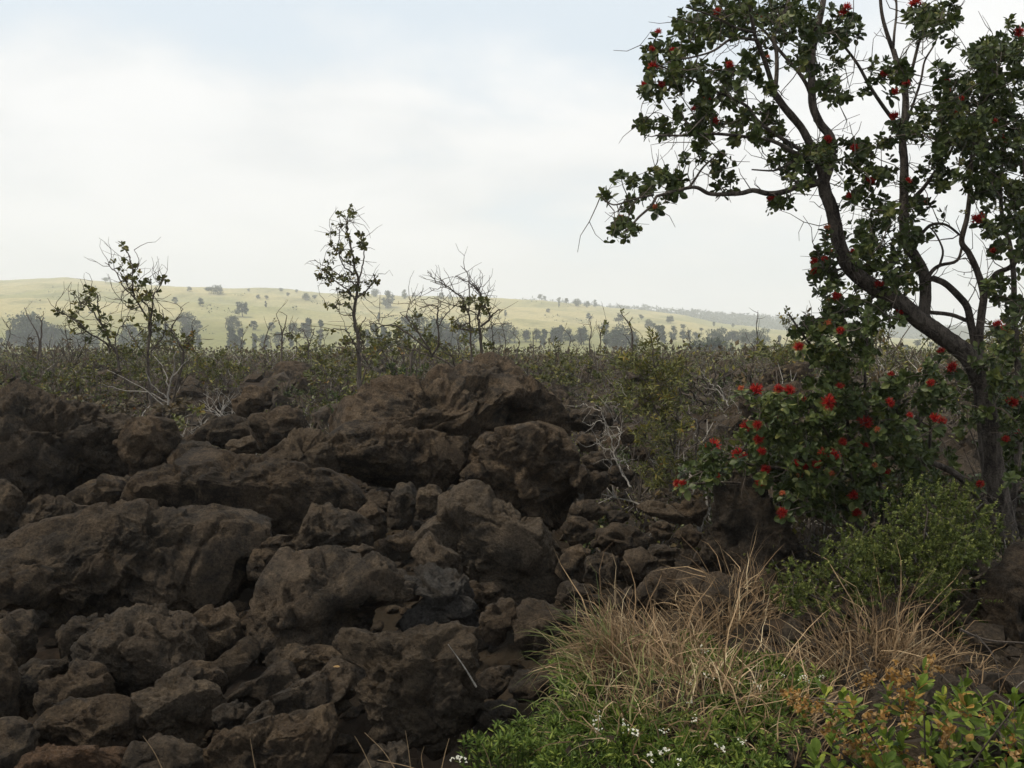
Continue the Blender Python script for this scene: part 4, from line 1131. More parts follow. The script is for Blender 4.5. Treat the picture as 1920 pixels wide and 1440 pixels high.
FL_TREE = [(1120 + 0, 0, 0)][:0] + [(1234, 60, .8), (1222, 92, .7), (1262, 95, 1), (1225, 125, .9), (1208, 158, .8), (1240, 158, .7), (1328, 180, 1), (1300, 205, .7), (1342, 227, .8), (1368, 122, .9), (1345, 22, .8), (1423, 30, .7), (1440, 107, .7, 1), (1164, 411, .8), (1228, 387, .7, 1), (1446, 373, .8),
           (1588, 14, 1), (1582, 25, 1), (1717, 5, 1.2), (1656, 140, 1), (1700, 157, .9), (1678, 172, .8), (1677, 218, 1), (1776, 150, .6), (1777, 170, .6), (1802, 185, .7), (1790, 210, 1, 1), (1805, 241, 1.25), (1865, 228, .8), (1882, 262, 1), (1910, 60, 1.1), (1603, 277, 1), (1552, 260, .8), (1552, 262, .8),
           (1632, 338, .9), (1593, 367, .8), (1703, 338, .7), (1727, 377, 1), (1673, 396, .9), (1833, 411, 1.3), (1872, 350, .9), (1862, 470, .7), (1600, 471, .9), (1622, 467, .6, 1), (1550, 427, .8, 1), (1550, 442, .7, 1), (1527, 491, .8), (1546, 487, .7), (1527, 509, .8), (1557, 470, .7, 1), (1568, 555, 1.1), (1648, 533, 1), (1687, 584, .9), (1553, 563, .6, 1),
           (1870, 608, 1.1), (1885, 616, .9), (1764, 658, .8), (1786, 689, 1.15), (1897, 756, 1.1), (1912, 750, 1), (1886, 823, .9), (1912, 812, 1), (1838, 908, .8), (1555, 600, .8, 1)]
flowers(tree, FL_TREE, DT - 0.5)
for nm_, bx in (('flower_bud', [(1352, 38), (1462, 42), (1425, 62), (1446, 68), (1403, 108), (1340, 305), (1232, 318), (1540, 285), (1850, 138), (1727, 220), (1738, 235), (1500, 305), (1870, 395), (1805, 400), (1700, 528), (1235, 322), (1820, 160), (1650, 265)]),):
    bud = Acc()
    d_ = rand_dirs(34)
    d_[:, 2] = np.abs(d_[:, 2])
    leaves(bud, LEAF_CHIP, d_ * 0.012, d_, rand_dirs(34), 0.016, 0)
    bm = bud.mesh(nm_, [M_BUD])
    for px, py in bx:
        o = link(nm_, bm, tree.root)
        place_axis(o, P(px, py, DT - 0.6) - tree.base, norm(np.array([0, -.5, 1.0])), 1.0)
tree.fl.build('flower_leaves', [M_LEAF], tree.root, tree.base)['kind'] = 'stuff'
tree.twigs()

# ---------------------------------------------------------------- the flowering shrub under the tree
DS = 6.2
g0 = ground_at(1640, 1010)
shrub = Plant('ohia_shrub', 'dark green shrub with many red brush flowers under the leaning tree', 'shrub', DS, (P(1640, 1000, DS)[0], DS, 0.3))
shrub.fl = Acc()
for k, pts in enumerate([
        [(1650, 1060), (1640, 980), (1600, 900), (1560, 850), (1500, 800), (1440, 775)], [(1650, 1050), (1655, 950), (1640, 860), (1625, 780), (1622, 700), (1626, 640), (1625, 590)],
        [(1655, 1040), (1700, 930), (1735, 870), (1745, 800), (1735, 740), (1760, 690)], [(1645, 1050), (1600, 970), (1540, 910), (1470, 880), (1400, 870), (1330, 850)],
        [(1640, 990), (1600, 880), (1590, 800), (1580, 730), (1570, 660), (1590, 610)], [(1640, 870), (1670, 800), (1690, 740), (1700, 700)], [(1500, 890), (1430, 905), (1350, 905), (1280, 908)],
        [(1570, 850), (1530, 780), (1490, 740), (1460, 735)], [(1655, 980), (1700, 960), (1740, 945)], [(1560, 700), (1530, 660), (1500, 620), (1480, 590)]]):
    shrub.limb(pts, 5.0 if k < 5 else 3.2, 1.6, DS + .1, DS - .35 + .12 * (k % 3), seed=60 + k, mat=M_BARK, sides=7, n=5, bark=0.06)
SR = [(1560, 640, 46, 50, 30), (1626, 625, 22, 56, 22), (1505, 612, 24, 26, 7), (1452, 760, 60, 26, 22), (1555, 745, 66, 40, 44), (1480, 808, 80, 40, 48), (1600, 800, 86, 56, 74), (1690, 745, 55, 50, 34), (1742, 700, 26, 40, 10), (1450, 862, 55, 36, 30),
      (1372, 870, 46, 28, 17), (1300, 890, 40, 22, 11), (1550, 880, 95, 50, 74), (1680, 850, 66, 46, 48), (1500, 930, 46, 36, 22), (1600, 942, 76, 38, 36), (1700, 920, 46, 36, 15), (1560, 690, 40, 30, 14), (1330, 850, 20, 14, 4), (1415, 810, 30, 18, 8), (1760, 740, 30, 40, 8)]
tips = scatter(SR, DS - 0.1, 0.55, 1.2)
axes = shrub.grow(tips, 0.0036)
shrub.bare(220, 0.22, 0.0026)
crown(shrub, tips, axes, 300, size=0.8, doubles=0.6)
FL_SHRUB = [(1418, 732, 1.15), (1460, 730, 1), (1480, 732, .9), (1505, 750, .9), (1553, 754, 1.35), (1622, 793, 1.3), (1753, 786, 1.2), (1766, 790, 1), (1337, 836, 1.35), (1400, 800, 1.1), (1420, 797, 1), (1422, 824, 1.1), (1384, 852, 1.1), (1392, 857, .9), (1428, 846, .9), (1436, 881, 1), (1427, 903, 1.1), (1467, 962, 1),
            (1607, 962, 1), (1270, 907, .9), (1280, 906, .8), (1545, 850, 1), (1563, 855, 1.2), (1515, 878, 1.15), (1531, 870, .9), (1490, 870, .8), (1500, 890, .9, 1), (1520, 784, .7), (1465, 783, .7), (1580, 829, .8), (1620, 835, .9), (1670, 702, .7), (1667, 755, .9), (1705, 779, .7), (1645, 805, .7, 1), (1560, 888, .9, 1), (1640, 872, .7, 1), (1600, 930, .9),
            (1390, 728, .9, 1), (1745, 718, .8), (1576, 620, .9), (1498, 650, .9), (1552, 606, .9, 1), (1467, 925, .7, 1), (1345, 892, .6), (1660, 885, .8), (1575, 726, .8)]
flowers(shrub, FL_SHRUB, DS - 0.62)
shrub.fl.build('flower_leaves', [M_LEAF], shrub.root, shrub.base)['kind'] = 'stuff'
shrub.twigs()

# ---------------------------------------------------------------- slender saplings behind the rocks
def sapling(name, label, cat, d, base_px, limbs, leafpts, leaf_mat, bare_n, scale, oz=(0, 0), zs=4.5714, dead=(), leaf_tmpl=LEAF_ROUND, leaf_size=0.05, group=None, wood=None, jitter=0.25, nl=(6, 10)):
    tz = lambda pts: [(oz[0] + p[0] / zs, oz[1] + p[1] / zs) for p in pts]
    bp_ = P(*base_px, d)
    pl = Plant(name, label, cat, d, bp_)
    for k, (pts, r0, r1) in enumerate(limbs):
        pl.limb(tz(pts), r0, r1, d, d + jitter * math.sin(k * 2.1 + 1), seed=k + 3, sides=6, n=5, part='trunk' if k == 0 else 'branch', mat=wood or M_TWIG, wob=0.1, wig=0.006)
    for k, (pts, r0, r1) in enumerate(dead):
        pl.limb(tz(pts), r0, r1, d - 0.2, d - 0.3 + 0.2 * (k % 2), seed=k + 31, sides=5, n=4, part='dead_branch', mat=M_DEAD, wig=0.008)
    if len(leafpts):
        tp = np.array([P(*q, d + rng.normal() * jitter * 0.6) for q in tz(leafpts)])
        tp = np.vstack([tp, tp[rng.random(len(tp)) < 0.35][:] + 0.05 * scale * rng.normal(size=(1, 3))])
        tp += 0.012 * rng.normal(size=tp.shape)
        ax = pl.grow(tp, 0.0045 * scale, 0.1)
        lf = Acc()
        for p, a in zip(tp, ax):
            rosette(lf, leaf_tmpl, p, view_axis(p, a, .2), int(rng.integers(*nl)), leaf_size * rng.uniform(0.8, 1.2), 0, (0.3, 1.6), 0.9)
        lf.build('foliage', [leaf_mat], pl.root, pl.base)['kind'] = 'stuff'
    pl.bare(bare_n, 0.28 * scale, 0.0035 * scale, up=0.5)
    pl.twigs(wood or M_TWIG)
    return pl
sapling('ohia_sapling', 'many-stemmed sparse young tree with small dark leaves left of centre', 'tree', 14.0, (285, 760),
        [([(1290, 1460), (1280, 1300), (1270, 1000), (1290, 800), (1240, 680), (1150, 540), (1060, 450), (1000, 330), (900, 240)], 3.2, 0.7),
         ([(1150, 540), (1130, 400), (1140, 300), (1110, 200), (1080, 130), (1042, 70)], 1.8, 0.7), ([(1290, 800), (1305, 640), (1320, 520), (1360, 460), (1400, 380)], 2, .8),
         ([(1272, 1000), (1280, 760), (1270, 620), (1190, 540), (1170, 450)], 2, .8), ([(1170, 300), (1190, 220), (1150, 130)], .9, .5), ([(1200, 620), (1120, 640), (1060, 580), (1040, 540)], 1.4, .6),
         ([(1020, 1180), (1010, 1040), (960, 960), (930, 890), (870, 770), (830, 640), (780, 590), (715, 555)], 2.6, .8), ([(840, 660), (835, 560), (830, 500), (775, 465)], 1.4, .7),
         ([(940, 1010), (930, 960), (880, 910), (740, 830), (690, 770), (580, 700), (470, 650)], 2.3, .8), ([(740, 830), (660, 845), (600, 800), (580, 720)], 1.6, .7), ([(870, 770), (760, 620), (690, 580), (640, 500)], 1.5, .7),
         ([(1480, 1440), (1570, 1060), (1550, 960), (1490, 870), (1470, 800), (1530, 700), (1570, 640)], 2.4, .7), ([(1500, 850), (1420, 760), (1390, 640)], 1.4, .6), ([(1560, 970), (1620, 920), (1660, 870)], 1.5, .8), ([(1290, 1000), (1380, 900), (1420, 800), (1400, 700)], 1.6, .7),
         ([(1280, 1100), (1180, 950), (1100, 820), (1050, 740)], 1.6, .7), ([(1010, 1050), (990, 900), (1030, 800), (1110, 700)], 1.5, .6)],
        [(640, 490), (690, 510), (790, 480), (780, 520), (760, 460), (740, 580), (700, 590), (660, 620), (610, 680), (600, 650), (620, 720), (480, 650), (510, 665), (820, 620), (900, 690), (940, 740), (860, 720), (1040, 740), (700, 780), (740, 800), (920, 840), (980, 860), (1045, 75), (1060, 120), (1060, 212), (990, 230), (1110, 250), (1140, 270), (1030, 290),
         (1215, 320), (1240, 380), (1290, 400), (1080, 370), (1130, 355), (1220, 430), (1395, 375), (1425, 390), (1370, 370), (1370, 460), (1270, 490), (1280, 520), (1260, 540), (1130, 470), (1190, 460), (1110, 480), (1125, 620), (1320, 650), (1340, 700), (1370, 720), (1240, 690), (1660, 860), (1630, 890), (1650, 840), (1560, 850), (1440, 850), (1080, 960), (1150, 960), (1180, 780), (1300, 760),
         (1400, 720), (1100, 1000), (1210, 1000), (870, 800), (660, 660), (690, 650), (1160, 360), (1190, 560)],
        M_LEAF_OLIVE, 190, 1.6, (0, 440), leaf_size=0.075,
        dead=[([(1440, 1460), (1450, 1300), (1480, 1180), (1510, 1000)], 2.2, 1), ([(1445, 1300), (1400, 1150), (1320, 1040)], 1.5, .7), ([(1430, 1400), (1300, 1280), (1250, 1150)], 1.5, .7), ([(1440, 1440), (1250, 1350), (1050, 1330), (880, 1280)], 1.4, .5), ([(1400, 1460), (1200, 1300), (920, 1160)], 1.2, .5), ([(1465, 1250), (1560, 1120), (1650, 1040)], 1.4, .6)])
sapling('ohia_sapling', 'tall slender young tree with small leaf tufts left of the middle mound', 'tree', 12.5, (673, 752),
        [([(945, 1300), (938, 1180), (935, 1060), (930, 900), (905, 780), (915, 660), (932, 540), (905, 430), (886, 320), (866, 220), (864, 150), (878, 60)], 5.0, .9),
         ([(915, 665), (870, 600), (800, 550), (740, 520), (665, 500)], 2, .8), ([(908, 500), (845, 440), (795, 350), (755, 290)], 1.8, .7), ([(932, 560), (955, 450), (970, 340), (958, 230)], 1.8, .8), ([(918, 650), (985, 600), (1030, 545), (1068, 540)], 2, .9),
         ([(905, 785), (880, 700), (810, 690), (748, 700)], 1.8, .8), ([(864, 160), (835, 130), (818, 95)], 1.2, .7), ([(898, 440), (830, 400), (800, 330), (810, 230), (788, 190)], 1.6, .6), ([(932, 920), (962, 930), (940, 860), (980, 770)], 1.5, .7), ([(900, 760), (850, 760), (790, 730)], 1.3, .6),
         ([(860, 240), (830, 210), (805, 170)], 1, .6), ([(935, 1000), (880, 900), (850, 850), (760, 850)], 1.7, .7), ([(905, 560), (850, 520), (760, 470), (690, 430), (650, 400)], 1.6, .6), ([(945, 1240), (975, 1120), (1000, 1080)], 1.8, .8), ([(880, 620), (840, 600), (790, 580)], 1.2, .7)],
        [(820, 100), (878, 58), (880, 90), (882, 115), (905, 102), (805, 170), (830, 180), (760, 230), (870, 250), (880, 290), (960, 232), (932, 243), (955, 285), (938, 300), (972, 310), (758, 296), (735, 352), (765, 355), (830, 312), (810, 330), (855, 385), (920, 392), (930, 412), (900, 350), (705, 420), (712, 445), (745, 452), (745, 470), (760, 412), (825, 500), (815, 515), (680, 500), (700, 510), (740, 522), (790, 500),
         (880, 520), (965, 540), (960, 555), (1040, 505), (1035, 545), (1065, 540), (1015, 540), (800, 580), (850, 610), (870, 640), (910, 600), (935, 592), (985, 600), (800, 670), (845, 680), (830, 640), (755, 700), (790, 690), (840, 940), (870, 990), (850, 970), (890, 1060), (830, 920), (760, 850), (860, 540), (900, 470), (770, 545), (890, 580), (870, 1000), (960, 620)],
        M_LEAF_OLIVE, 110, 1.3, (400, 370), 3.4286, leaf_size=0.06)
sapling('dead_tree', 'bare wind-bent twisted tree behind the crest of the middle mound', 'tree', 13.2, (905, 700),
        [([(1730, 1110), (1722, 950), (1712, 830), (1702, 760), (1730, 660), (1692, 590), (1640, 545), (1555, 508)], 3.6, .9), ([(1722, 830), (1780, 775), (1762, 720), (1722, 640), (1690, 560)], 2.6, .9), ([(1780, 775), (1820, 730), (1858, 720)], 1.8, .8),
         ([(1655, 1110), (1652, 900), (1642, 760), (1602, 650), (1500, 572), (1420, 525), (1378, 470)], 2.2, .7), ([(1640, 740), (1645, 600), (1632, 490), (1590, 440)], 1.5, .5), ([(1600, 650), (1540, 600), (1450, 555), (1395, 540)], 1.3, .5), ([(1700, 760), (1640, 720), (1520, 690), (1400, 650), (1330, 660)], 1.5, .5),
         ([(1700, 620), (1660, 540), (1640, 470)], 1, .5), ([(1715, 880), (1650, 850), (1590, 845), (1550, 800)], 1.6, .8), ([(1500, 572), (1440, 590), (1390, 580)], .9, .4), ([(1730, 650), (1700, 590), (1670, 550)], 1.1, .5),
         ([(1810, 1080), (1800, 920), (1790, 800)], 1.6, .6)],
        [(1640, 670), (1650, 655), (1690, 680), (1720, 680), (1760, 670), (1768, 690), (1740, 730), (1700, 700), (1600, 720), (1620, 700), (1545, 800), (1560, 830), (1550, 780), (1590, 840), (1620, 850), (1670, 860), (1690, 850), (1610, 690), (1720, 660), (1760, 860), (1740, 960), (1770, 940)],
        M_LEAF_OLIVE, 110, 1.5, (400, 370), 3.4286, leaf_size=0.062)
sapling('dead_tree', 'grey dead tree with long arching limbs left of the mound crest', 'tree', 13.6, (850, 700),
        [([(1570, 1110), (1500, 1060), (1420, 1025), (1310, 990), (1180, 955)], 3.0, .9), ([(1415, 1020), (1350, 920), (1265, 800), (1200, 740)], 2.4, .8), ([(1410, 1012), (1450, 940), (1442, 800), (1440, 700), (1360, 700), (1320, 720)], 2.4, .6),
         ([(1400, 990), (1290, 905), (1180, 830), (1090, 825), (1030, 860), (1002, 800)], 2.3, .8), ([(1445, 830), (1490, 760), (1545, 700)], 1.4, .5), ([(1440, 720), (1460, 680), (1420, 640)], .9, .4), ([(1090, 826), (1060, 800), (1075, 770)], .8, .4), ([(1240, 770), (1260, 700), (1290, 660)], 1, .4), ([(1550, 1100), (1530, 1020), (1420, 980)], 1.6, .7)],
        [], M_LEAF_OLIVE, 80, 1.5, (400, 370), 3.4286)
sapling('dead_tree', 'pair of bare black stems standing on the plain at far left', 'tree', 26.0, (73, 678),
        [([(342, 1100), (348, 980), (352, 850), (356, 740), (312, 700)], 2.3, .8), ([(328, 1080), (330, 880), (282, 780), (238, 700), (210, 625)], 1.6, .6), ([(356, 760), (368, 700), (372, 655)], .8, .5), ([(330, 880), (275, 860)], .7, .4)], [], M_LEAF_OLIVE, 8, 1.6, (0, 440))
sapling('dead_tree', 'leafless forked tree on the plain between the two leafy saplings', 'tree', 27.0, (528, 690),
        [([(440, 1080), (440, 960), (442, 890), (462, 820), (472, 760)], 2.2, .7), ([(442, 890), (432, 830), (405, 750)], 1.5, .6), ([(442, 880), (400, 880), (362, 875)], 1.2, .5), ([(455, 880), (500, 870), (540, 890)], 1.1, .5), ([(610, 1040), (612, 940), (580, 860), (550, 840)], 1.6, .6), ([(612, 960), (640, 880), (650, 840)], 1.1, .5)],
        [(490, 890), (540, 890), (560, 960), (600, 960), (580, 980), (500, 910)], M_LEAF_OLIVE, 26, 2.6, (400, 370), 3.4286, leaf_size=0.12)
sapling('dead_sapling', 'thin bare leader rising out of the scrub beside the yellow-green shrub', 'sapling', 15.0, (1200, 720),
        [([(1130, 640), (1110, 560), (1092, 430), (1098, 330), (1072, 260), (1032, 205), (1010, 160)], 2.2, .8), ([(1072, 250), (1085, 225), (1100, 208)], .9, .5), ([(1092, 430), (1060, 360), (1030, 330)], .9, .5)], [(1010, 160), (1072, 262)], M_LEAF_OLIVE, 12, 1.2, (900, 540), 3.84, leaf_size=0.05)
sapling('dead_sapling', 'bare upright twig with a leafy tip left of the thin bare leader', 'sapling', 22.0, (1127, 690),
        [([(868, 560), (868, 470), (868, 340), (885, 290), (905, 245)], 1.6, .7), ([(868, 350), (858, 300), (855, 260)], .9, .5)], [(905, 245), (915, 250), (880, 310), (895, 285)], M_LEAF_OLIVE, 8, 1.5, (900, 540), 3.84, leaf_size=0.08)
# yellow-green shrub right of the mound
ell = []
for cx, cy, rx, ry, n in [(1080, 520, 120, 60, 26), (1200, 400, 60, 60, 10), (1240, 330, 30, 40, 6), (1000, 500, 60, 40, 10), (1230, 560, 150, 70, 40), (1420, 620, 80, 80, 30), (1440, 520, 30, 40, 5), (1100, 700, 130, 70, 32), (1300, 720, 130, 80, 40), (1060, 820, 60, 50, 10), (1230, 850, 140, 70, 30), (1380, 830, 80, 80, 22), (1300, 980, 140, 70, 32), (1450, 960, 60, 60, 10), (1120, 1030, 50, 40, 7), (1320, 1110, 110, 70, 20), (1360, 1240, 90, 60, 20), (1300, 1360, 130, 60, 22), (1160, 1300, 60, 50, 10), (880, 460, 30, 40, 4)]:
    for k in range(n):
        a, r_ = rng.uniform(0, 6.28), math.sqrt(rng.random())
        ell.append((cx + rx * r_ * math.cos(a), cy + ry * r_ * math.sin(a)))
sapling('leafy_shrub', 'tall loose shrub with yellow-green and rusty leaves right of the middle mound', 'shrub', 9.2, (1258, 925),
        [([(1375, 1460), (1400, 1200), (1415, 950), (1440, 800), (1450, 600), (1440, 520)], 4.6, 1.2), ([(1400, 1200), (1340, 1000), (1250, 850), (1180, 680), (1110, 560), (1090, 450)], 2.6, .9), ([(1340, 1000), (1320, 800), (1260, 600), (1240, 400), (1250, 320)], 2, .8), ([(1180, 700), (1240, 600), (1300, 520), (1330, 440), (1290, 390)], 1.6, .6),
         ([(1370, 1400), (1260, 1300), (1200, 1200), (1150, 1040)], 1.8, .7), ([(1415, 950), (1340, 850), (1300, 700)], 1.7, .7), ([(1240, 840), (1120, 760), (1020, 620), (960, 520)], 1.6, .7), ([(1550, 1250), (1565, 1100), (1570, 970), (1530, 940), (1500, 900)], 2, .8), ([(1570, 980), (1640, 900), (1680, 830)], 1.2, .6), ([(1320, 1180), (1310, 1060), (1260, 960)], 1.5, .7)],
        ell, M_LEAF_OLIVE, 170, 0.8, (900, 540), 3.84, leaf_tmpl=LEAF_NARROW, leaf_size=0.066, nl=(6, 10), jitter=0.35,
        dead=[([(1545, 1100), (1560, 970), (1520, 940)], 1.2, .8), ([(1060, 800), (1020, 700), (980, 680)], .9, .5), ([(1240, 1250), (1290, 1280), (1220, 1220)], .8, .5)])
ell2 = []
for cx, cy, rx, ry, n in [(1720, 830, 50, 40, 20), (1790, 800, 50, 60, 26), (1900, 800, 40, 60, 22), (1760, 900, 60, 40, 26), (1890, 900, 50, 50, 26), (1700, 900, 40, 30, 14), (1830, 930, 60, 40, 22), (1930, 860, 40, 60, 18), (1800, 730, 30, 30, 8), (1900, 720, 40, 30, 10)]:
    for k in range(n):
        a, r_ = rng.uniform(0, 6.28), math.sqrt(rng.random())
        ell2.append((cx + rx * r_ * math.cos(a), cy + ry * r_ * math.sin(a)))
sapling('leafy_shrub', 'shaded tangled bush behind the base of the leaning tree', 'shrub', 7.7, (1815, 985),
        [([(1815, 990), (1800, 900), (1770, 830), (1730, 790)], 4, 1.2), ([(1815, 980), (1840, 880), (1800, 760)], 3, 1), ([(1815, 985), (1880, 900), (1910, 800), (1900, 720)], 3, 1), ([(1810, 985), (1740, 920), (1690, 890)], 3, 1), ([(1820, 985), (1890, 940), (1940, 870)], 3, 1)],
        ell2, M_LEAF, 160, 0.8, (0, 0), 1.0, leaf_size=0.06, nl=(6, 10), jitter=0.4)
sapling('dead_shrub', 'pale grey dead twiggy bush on the rubble right of the middle mound', 'bush', 8.6, (1180, 905),
        [([(1090, 1430), (1050, 1380), (1000, 1300), (965, 1190), (942, 1080), (902, 960), (872, 880), (820, 838)], 2.0, .8), ([(965, 1190), (1002, 1110), (1012, 1040), (990, 1000)], 1.5, .8), ([(942, 1085), (1000, 1050), (1040, 1030)], .9, .5), ([(965, 1190), (880, 1140), (842, 1080)], 1, .5), ([(902, 975), (850, 960), (790, 985), (738, 965)], 1, .5), ([(965, 960), (930, 870), (900, 830)], 1, .5),
         ([(1000, 1240), (950, 1240), (940, 1320)], 1.4, .8), ([(1000, 1250), (1050, 1250), (1075, 1310)], 1.3, .7), ([(1012, 1200), (1040, 1160), (1060, 1140)], .9, .5), ([(870, 880), (800, 860), (745, 830)], .8, .4), ([(910, 1090), (860, 1120), (820, 1110)], .7, .4)],
        [], M_LEAF_OLIVE, 45, 0.7, (900, 540), 3.84, wood=M_DEAD)
sapling('dead_shrub', 'small white dead twigs standing in the scrub above the flowering shrub', 'bush', 12.0, (1365, 760),
        [([(1790, 850), (1760, 800), (1720, 740), (1660, 690), (1590, 600)], 1.6, .6), ([(1765, 805), (1730, 720), (1700, 700)], 1.3, .5), ([(1780, 830), (1800, 760), (1790, 720)], .9, .4), ([(1700, 735), (1640, 720)], .7, .4)], [], M_LEAF_OLIVE, 14, 0.7, (900, 540), 3.84, wood=M_DEAD)
# ---------------------------------------------------------------- scrub on the lava plain
def gz_(x, y):
    return float(zground(x, y)[0])
def bush_mesh(seed, kind):
    r_ = np.random.default_rng(seed)
    acc = Acc()
    tips, dirs = [], []
    tall = {'upright': 1.0, 'bare': 0.9, 'low': 0.55, 'rusty': 0.6, 'round': 0.7}[kind]
    sp = {'upright': 0.35, 'bare': 0.55, 'low': 0.8, 'rusty': 0.75, 'round': 0.6}[kind]
    def branch(p, dr, ln, rad, lev):
        q = [p]
        for s_ in range(3):
            dr = norm(dr + 0.22 * r_.normal(size=3) + [0, 0, 0.06])
            q.append(q[-1] + dr * ln / 3)
        tube(acc, q, np.linspace(rad, rad * 0.55, 4), 3, 0, r_.random(), cap=False)
        if lev == 0:
            tips.append(q[-1]); dirs.append(dr)
            tips.append(q[-2]); dirs.append(norm(dr + 0.8 * r_.normal(size=3)))
            return
        for _ in range(int(r_.integers(2, 4))):
            branch(q[int(r_.integers(2, 4))], norm(dr + 0.75 * r_.normal(size=3) * [1, 1, .6]), ln * r_.uniform(0.5, 0.75), rad * 0.55, lev - 1)
    for k in range(int(r_.integers(5, 9))):
        a = r_.uniform(0, 6.28)
        branch(np.array([0.1 * math.cos(a), 0.1 * math.sin(a), -0.08]), norm(np.array([sp * math.cos(a), sp * math.sin(a), r_.uniform(0.5, 1.0)])), tall * r_.uniform(0.35, 0.55), 0.012, 2)
    tips, dirs = np.array(tips), np.array(dirs)
    if kind == 'bare':
        keep = r_.random(len(tips)) < 0.10
        tips, dirs = tips[keep], dirs[keep]
    for p, a in zip(tips, dirs):
        n = int(r_.integers(5, 9))
        tm = LEAF_CHIP
        rosette(acc, tm, p, norm(a + [0, -.15, .3]), n, 0.075 * r_.uniform(0.7, 1.2), 1, (0.3, 1.6), 1.2)
    return acc
BUSH = {}
for kind, mat, cnt, tw in (('upright', M_LEAF_OLIVE, 5, M_TWIG), ('round', M_LEAF, 3, M_TWIG), ('rusty', M_LEAF_BROWN, 4, M_TWIG), ('low', M_LEAF_OLIVE, 4, M_TWIG), ('bare', M_LEAF_BROWN, 5, M_TWIG)):
    BUSH[kind] = []
    for k in range(cnt):
        BUSH[kind].append(bush_mesh(300 + k * 11 + len(kind) * 100, kind).mesh('scrub_bush', [M_DEAD if (kind == 'bare' and k % 3 == 0) else tw, mat]))
KIND_TXT = {'upright': 'upright olive-green bush', 'round': 'dark green rounded bush', 'rusty': 'low rusty brown bush', 'low': 'low yellow-green bush', 'bare': 'nearly leafless grey-brown bush'}
def zone(px):
    return ('behind the left mound' if px < 330 else 'left of the slender young tree' if px < 600 else 'behind the middle mound' if px < 1000 else
            'near the yellow-green shrub' if px < 1330 else 'behind the flowering shrub' if px < 1700 else 'behind the leaning trunk')
random.seed(5)
def add_bush(px, d, h, kind):
    x = P(px, 700, d)[0]
    o = link('scrub_bush', random.choice(BUSH[kind]), None, (x, d, float(zground(x, d)[0]) - 0.02))
    h *= random.uniform(0.75, 1.25)
    o.scale = (h * random.uniform(0.9, 1.35), h * random.uniform(0.9, 1.35), h)
    o.rotation_euler = (0, 0, random.uniform(0, 6.28))
    far = 'in the far scrub' if d > 34 else 'in the nearer scrub' if d < 17 else 'in the scrub'
    tag(o, f'{KIND_TXT[kind]} {far} {zone(px)}', 'bush', f'{kind} bushes of the lava scrub')
n_b = 0
while n_b < 285:
    px = random.uniform(-60, 1980)
    lim = 9.0 if 1080 < px < 1450 else 11.0 if 330 < px < 600 else 12.3
    d = lim * math.exp(random.random() ** 1.35 * math.log(65 / lim))
    if px < 340 and d < 14 or 600 <= px <= 1080 and d < 15:
        continue
    kind = random.choices(['upright', 'round', 'rusty', 'low', 'bare'], [26, 12, 16, 18, 28] if d < 30 else [14, 6, 28, 8, 44])[0]
    h = {'upright': 0.85, 'round': 0.62, 'rusty': 0.62, 'low': 0.55, 'bare': 0.85}[kind] * (1.05 + 0.006 * d) * (random.uniform(1.5, 2.2) if random.random() < (.15 if d < 25 else .32) else 1)
    add_bush(px, d, h, kind)
    n_b += 1
# low twiggy undergrowth filling in between them
CLUMP = []
for k in range(26):
    acc = Acc()
    mt = random.choices([1, 2, 3], [32, 40, 28])[0]
    sh = random.random()
    for j in range(8):
        dr = norm(rng.normal(size=3) * [1, 1, .5] + [0, 0, .8])
        q = dr * rng.uniform(.5, 1.25)
        tube(acc, [rng.normal(size=3) * [.15, .15, 0], q / 2 + .07 * rng.normal(size=3), q], [.02, .015, .009], 3, 4 if rng.random() < .12 else 0, rng.random(), cap=False)
        n = int(rng.integers(3, 8)) if mt != 3 else int(rng.random() < .3)
        if n:
            leaves(acc, LEAF_CHIP, q + .3 * rng.normal(size=(n, 3)) * [1, 1, .6], rng.normal(size=(n, 3)) + [0, 0, .6], rand_dirs(n), .15 * rng.uniform(.5, 1.2, n), mt, np.clip(sh * .6 + .4 * rng.random(n), 0, 1))
    CLUMP.append((np.concatenate(acc.v), np.concatenate(acc.t), np.concatenate(acc.m), np.concatenate(acc.r)))
acc = Acc()
for k in range(3600):
    px = random.uniform(-60, 1980)
    lim = 8.6 if 1100 < px < 1500 else 10.8 if 330 < px < 610 else 8.2 if px > 1690 else 12.6
    d = lim * math.exp(random.random() ** 1.15 * math.log(62 / lim))
    if k % 12 == 0:
        px, d = random.uniform(1480, 1960), random.uniform(5.6, 8.6)
    elif px < 340 and d < 13.5 or 600 <= px <= 1090 and d < 13:
        continue
    x = P(px, 700, d)[0]
    cl_ = fbm(np.array([[x / 2.2, d / 3.5, 6.0]]), 2)[0]
    if cl_ < -0.13 and d < 30:
        continue
    s_ = random.uniform(.14, .34) * (.75 + d / 50) * (1.0 + 1.1 * max(0, cl_)) * (1.6 if random.random() < .1 else 1)
    v, t_, m_, r_ = CLUMP[random.randrange(26)]
    c, sn = math.cos(k * 2.4), math.sin(k * 2.4)
    q = v * [s_ * random.uniform(.8, 1.2), s_, s_ * random.uniform(.8, 1.3)]
    q = np.column_stack([q[:, 0] * c - q[:, 1] * sn, q[:, 0] * sn + q[:, 1] * c, q[:, 2]]) + [x, d, gz_(x, d)]
    acc.v.append(q.astype(np.float32)); acc.t.append(t_ + acc.n); acc.m.append(m_); acc.r.append(np.clip(r_ * .92 + random.uniform(-.3, .12), 0, 1)); acc.n += len(v)
tag(acc.build('scrub_undergrowth', [M_TWIG, M_LEAF_OLIVE, M_LEAF_BROWN, M_LEAF_BROWN, M_DEAD]), 'low twiggy brown and olive undergrowth on the lava plain', 'scrub', kind='stuff')
acc = Acc()
D_, tri_ = ICO[0]
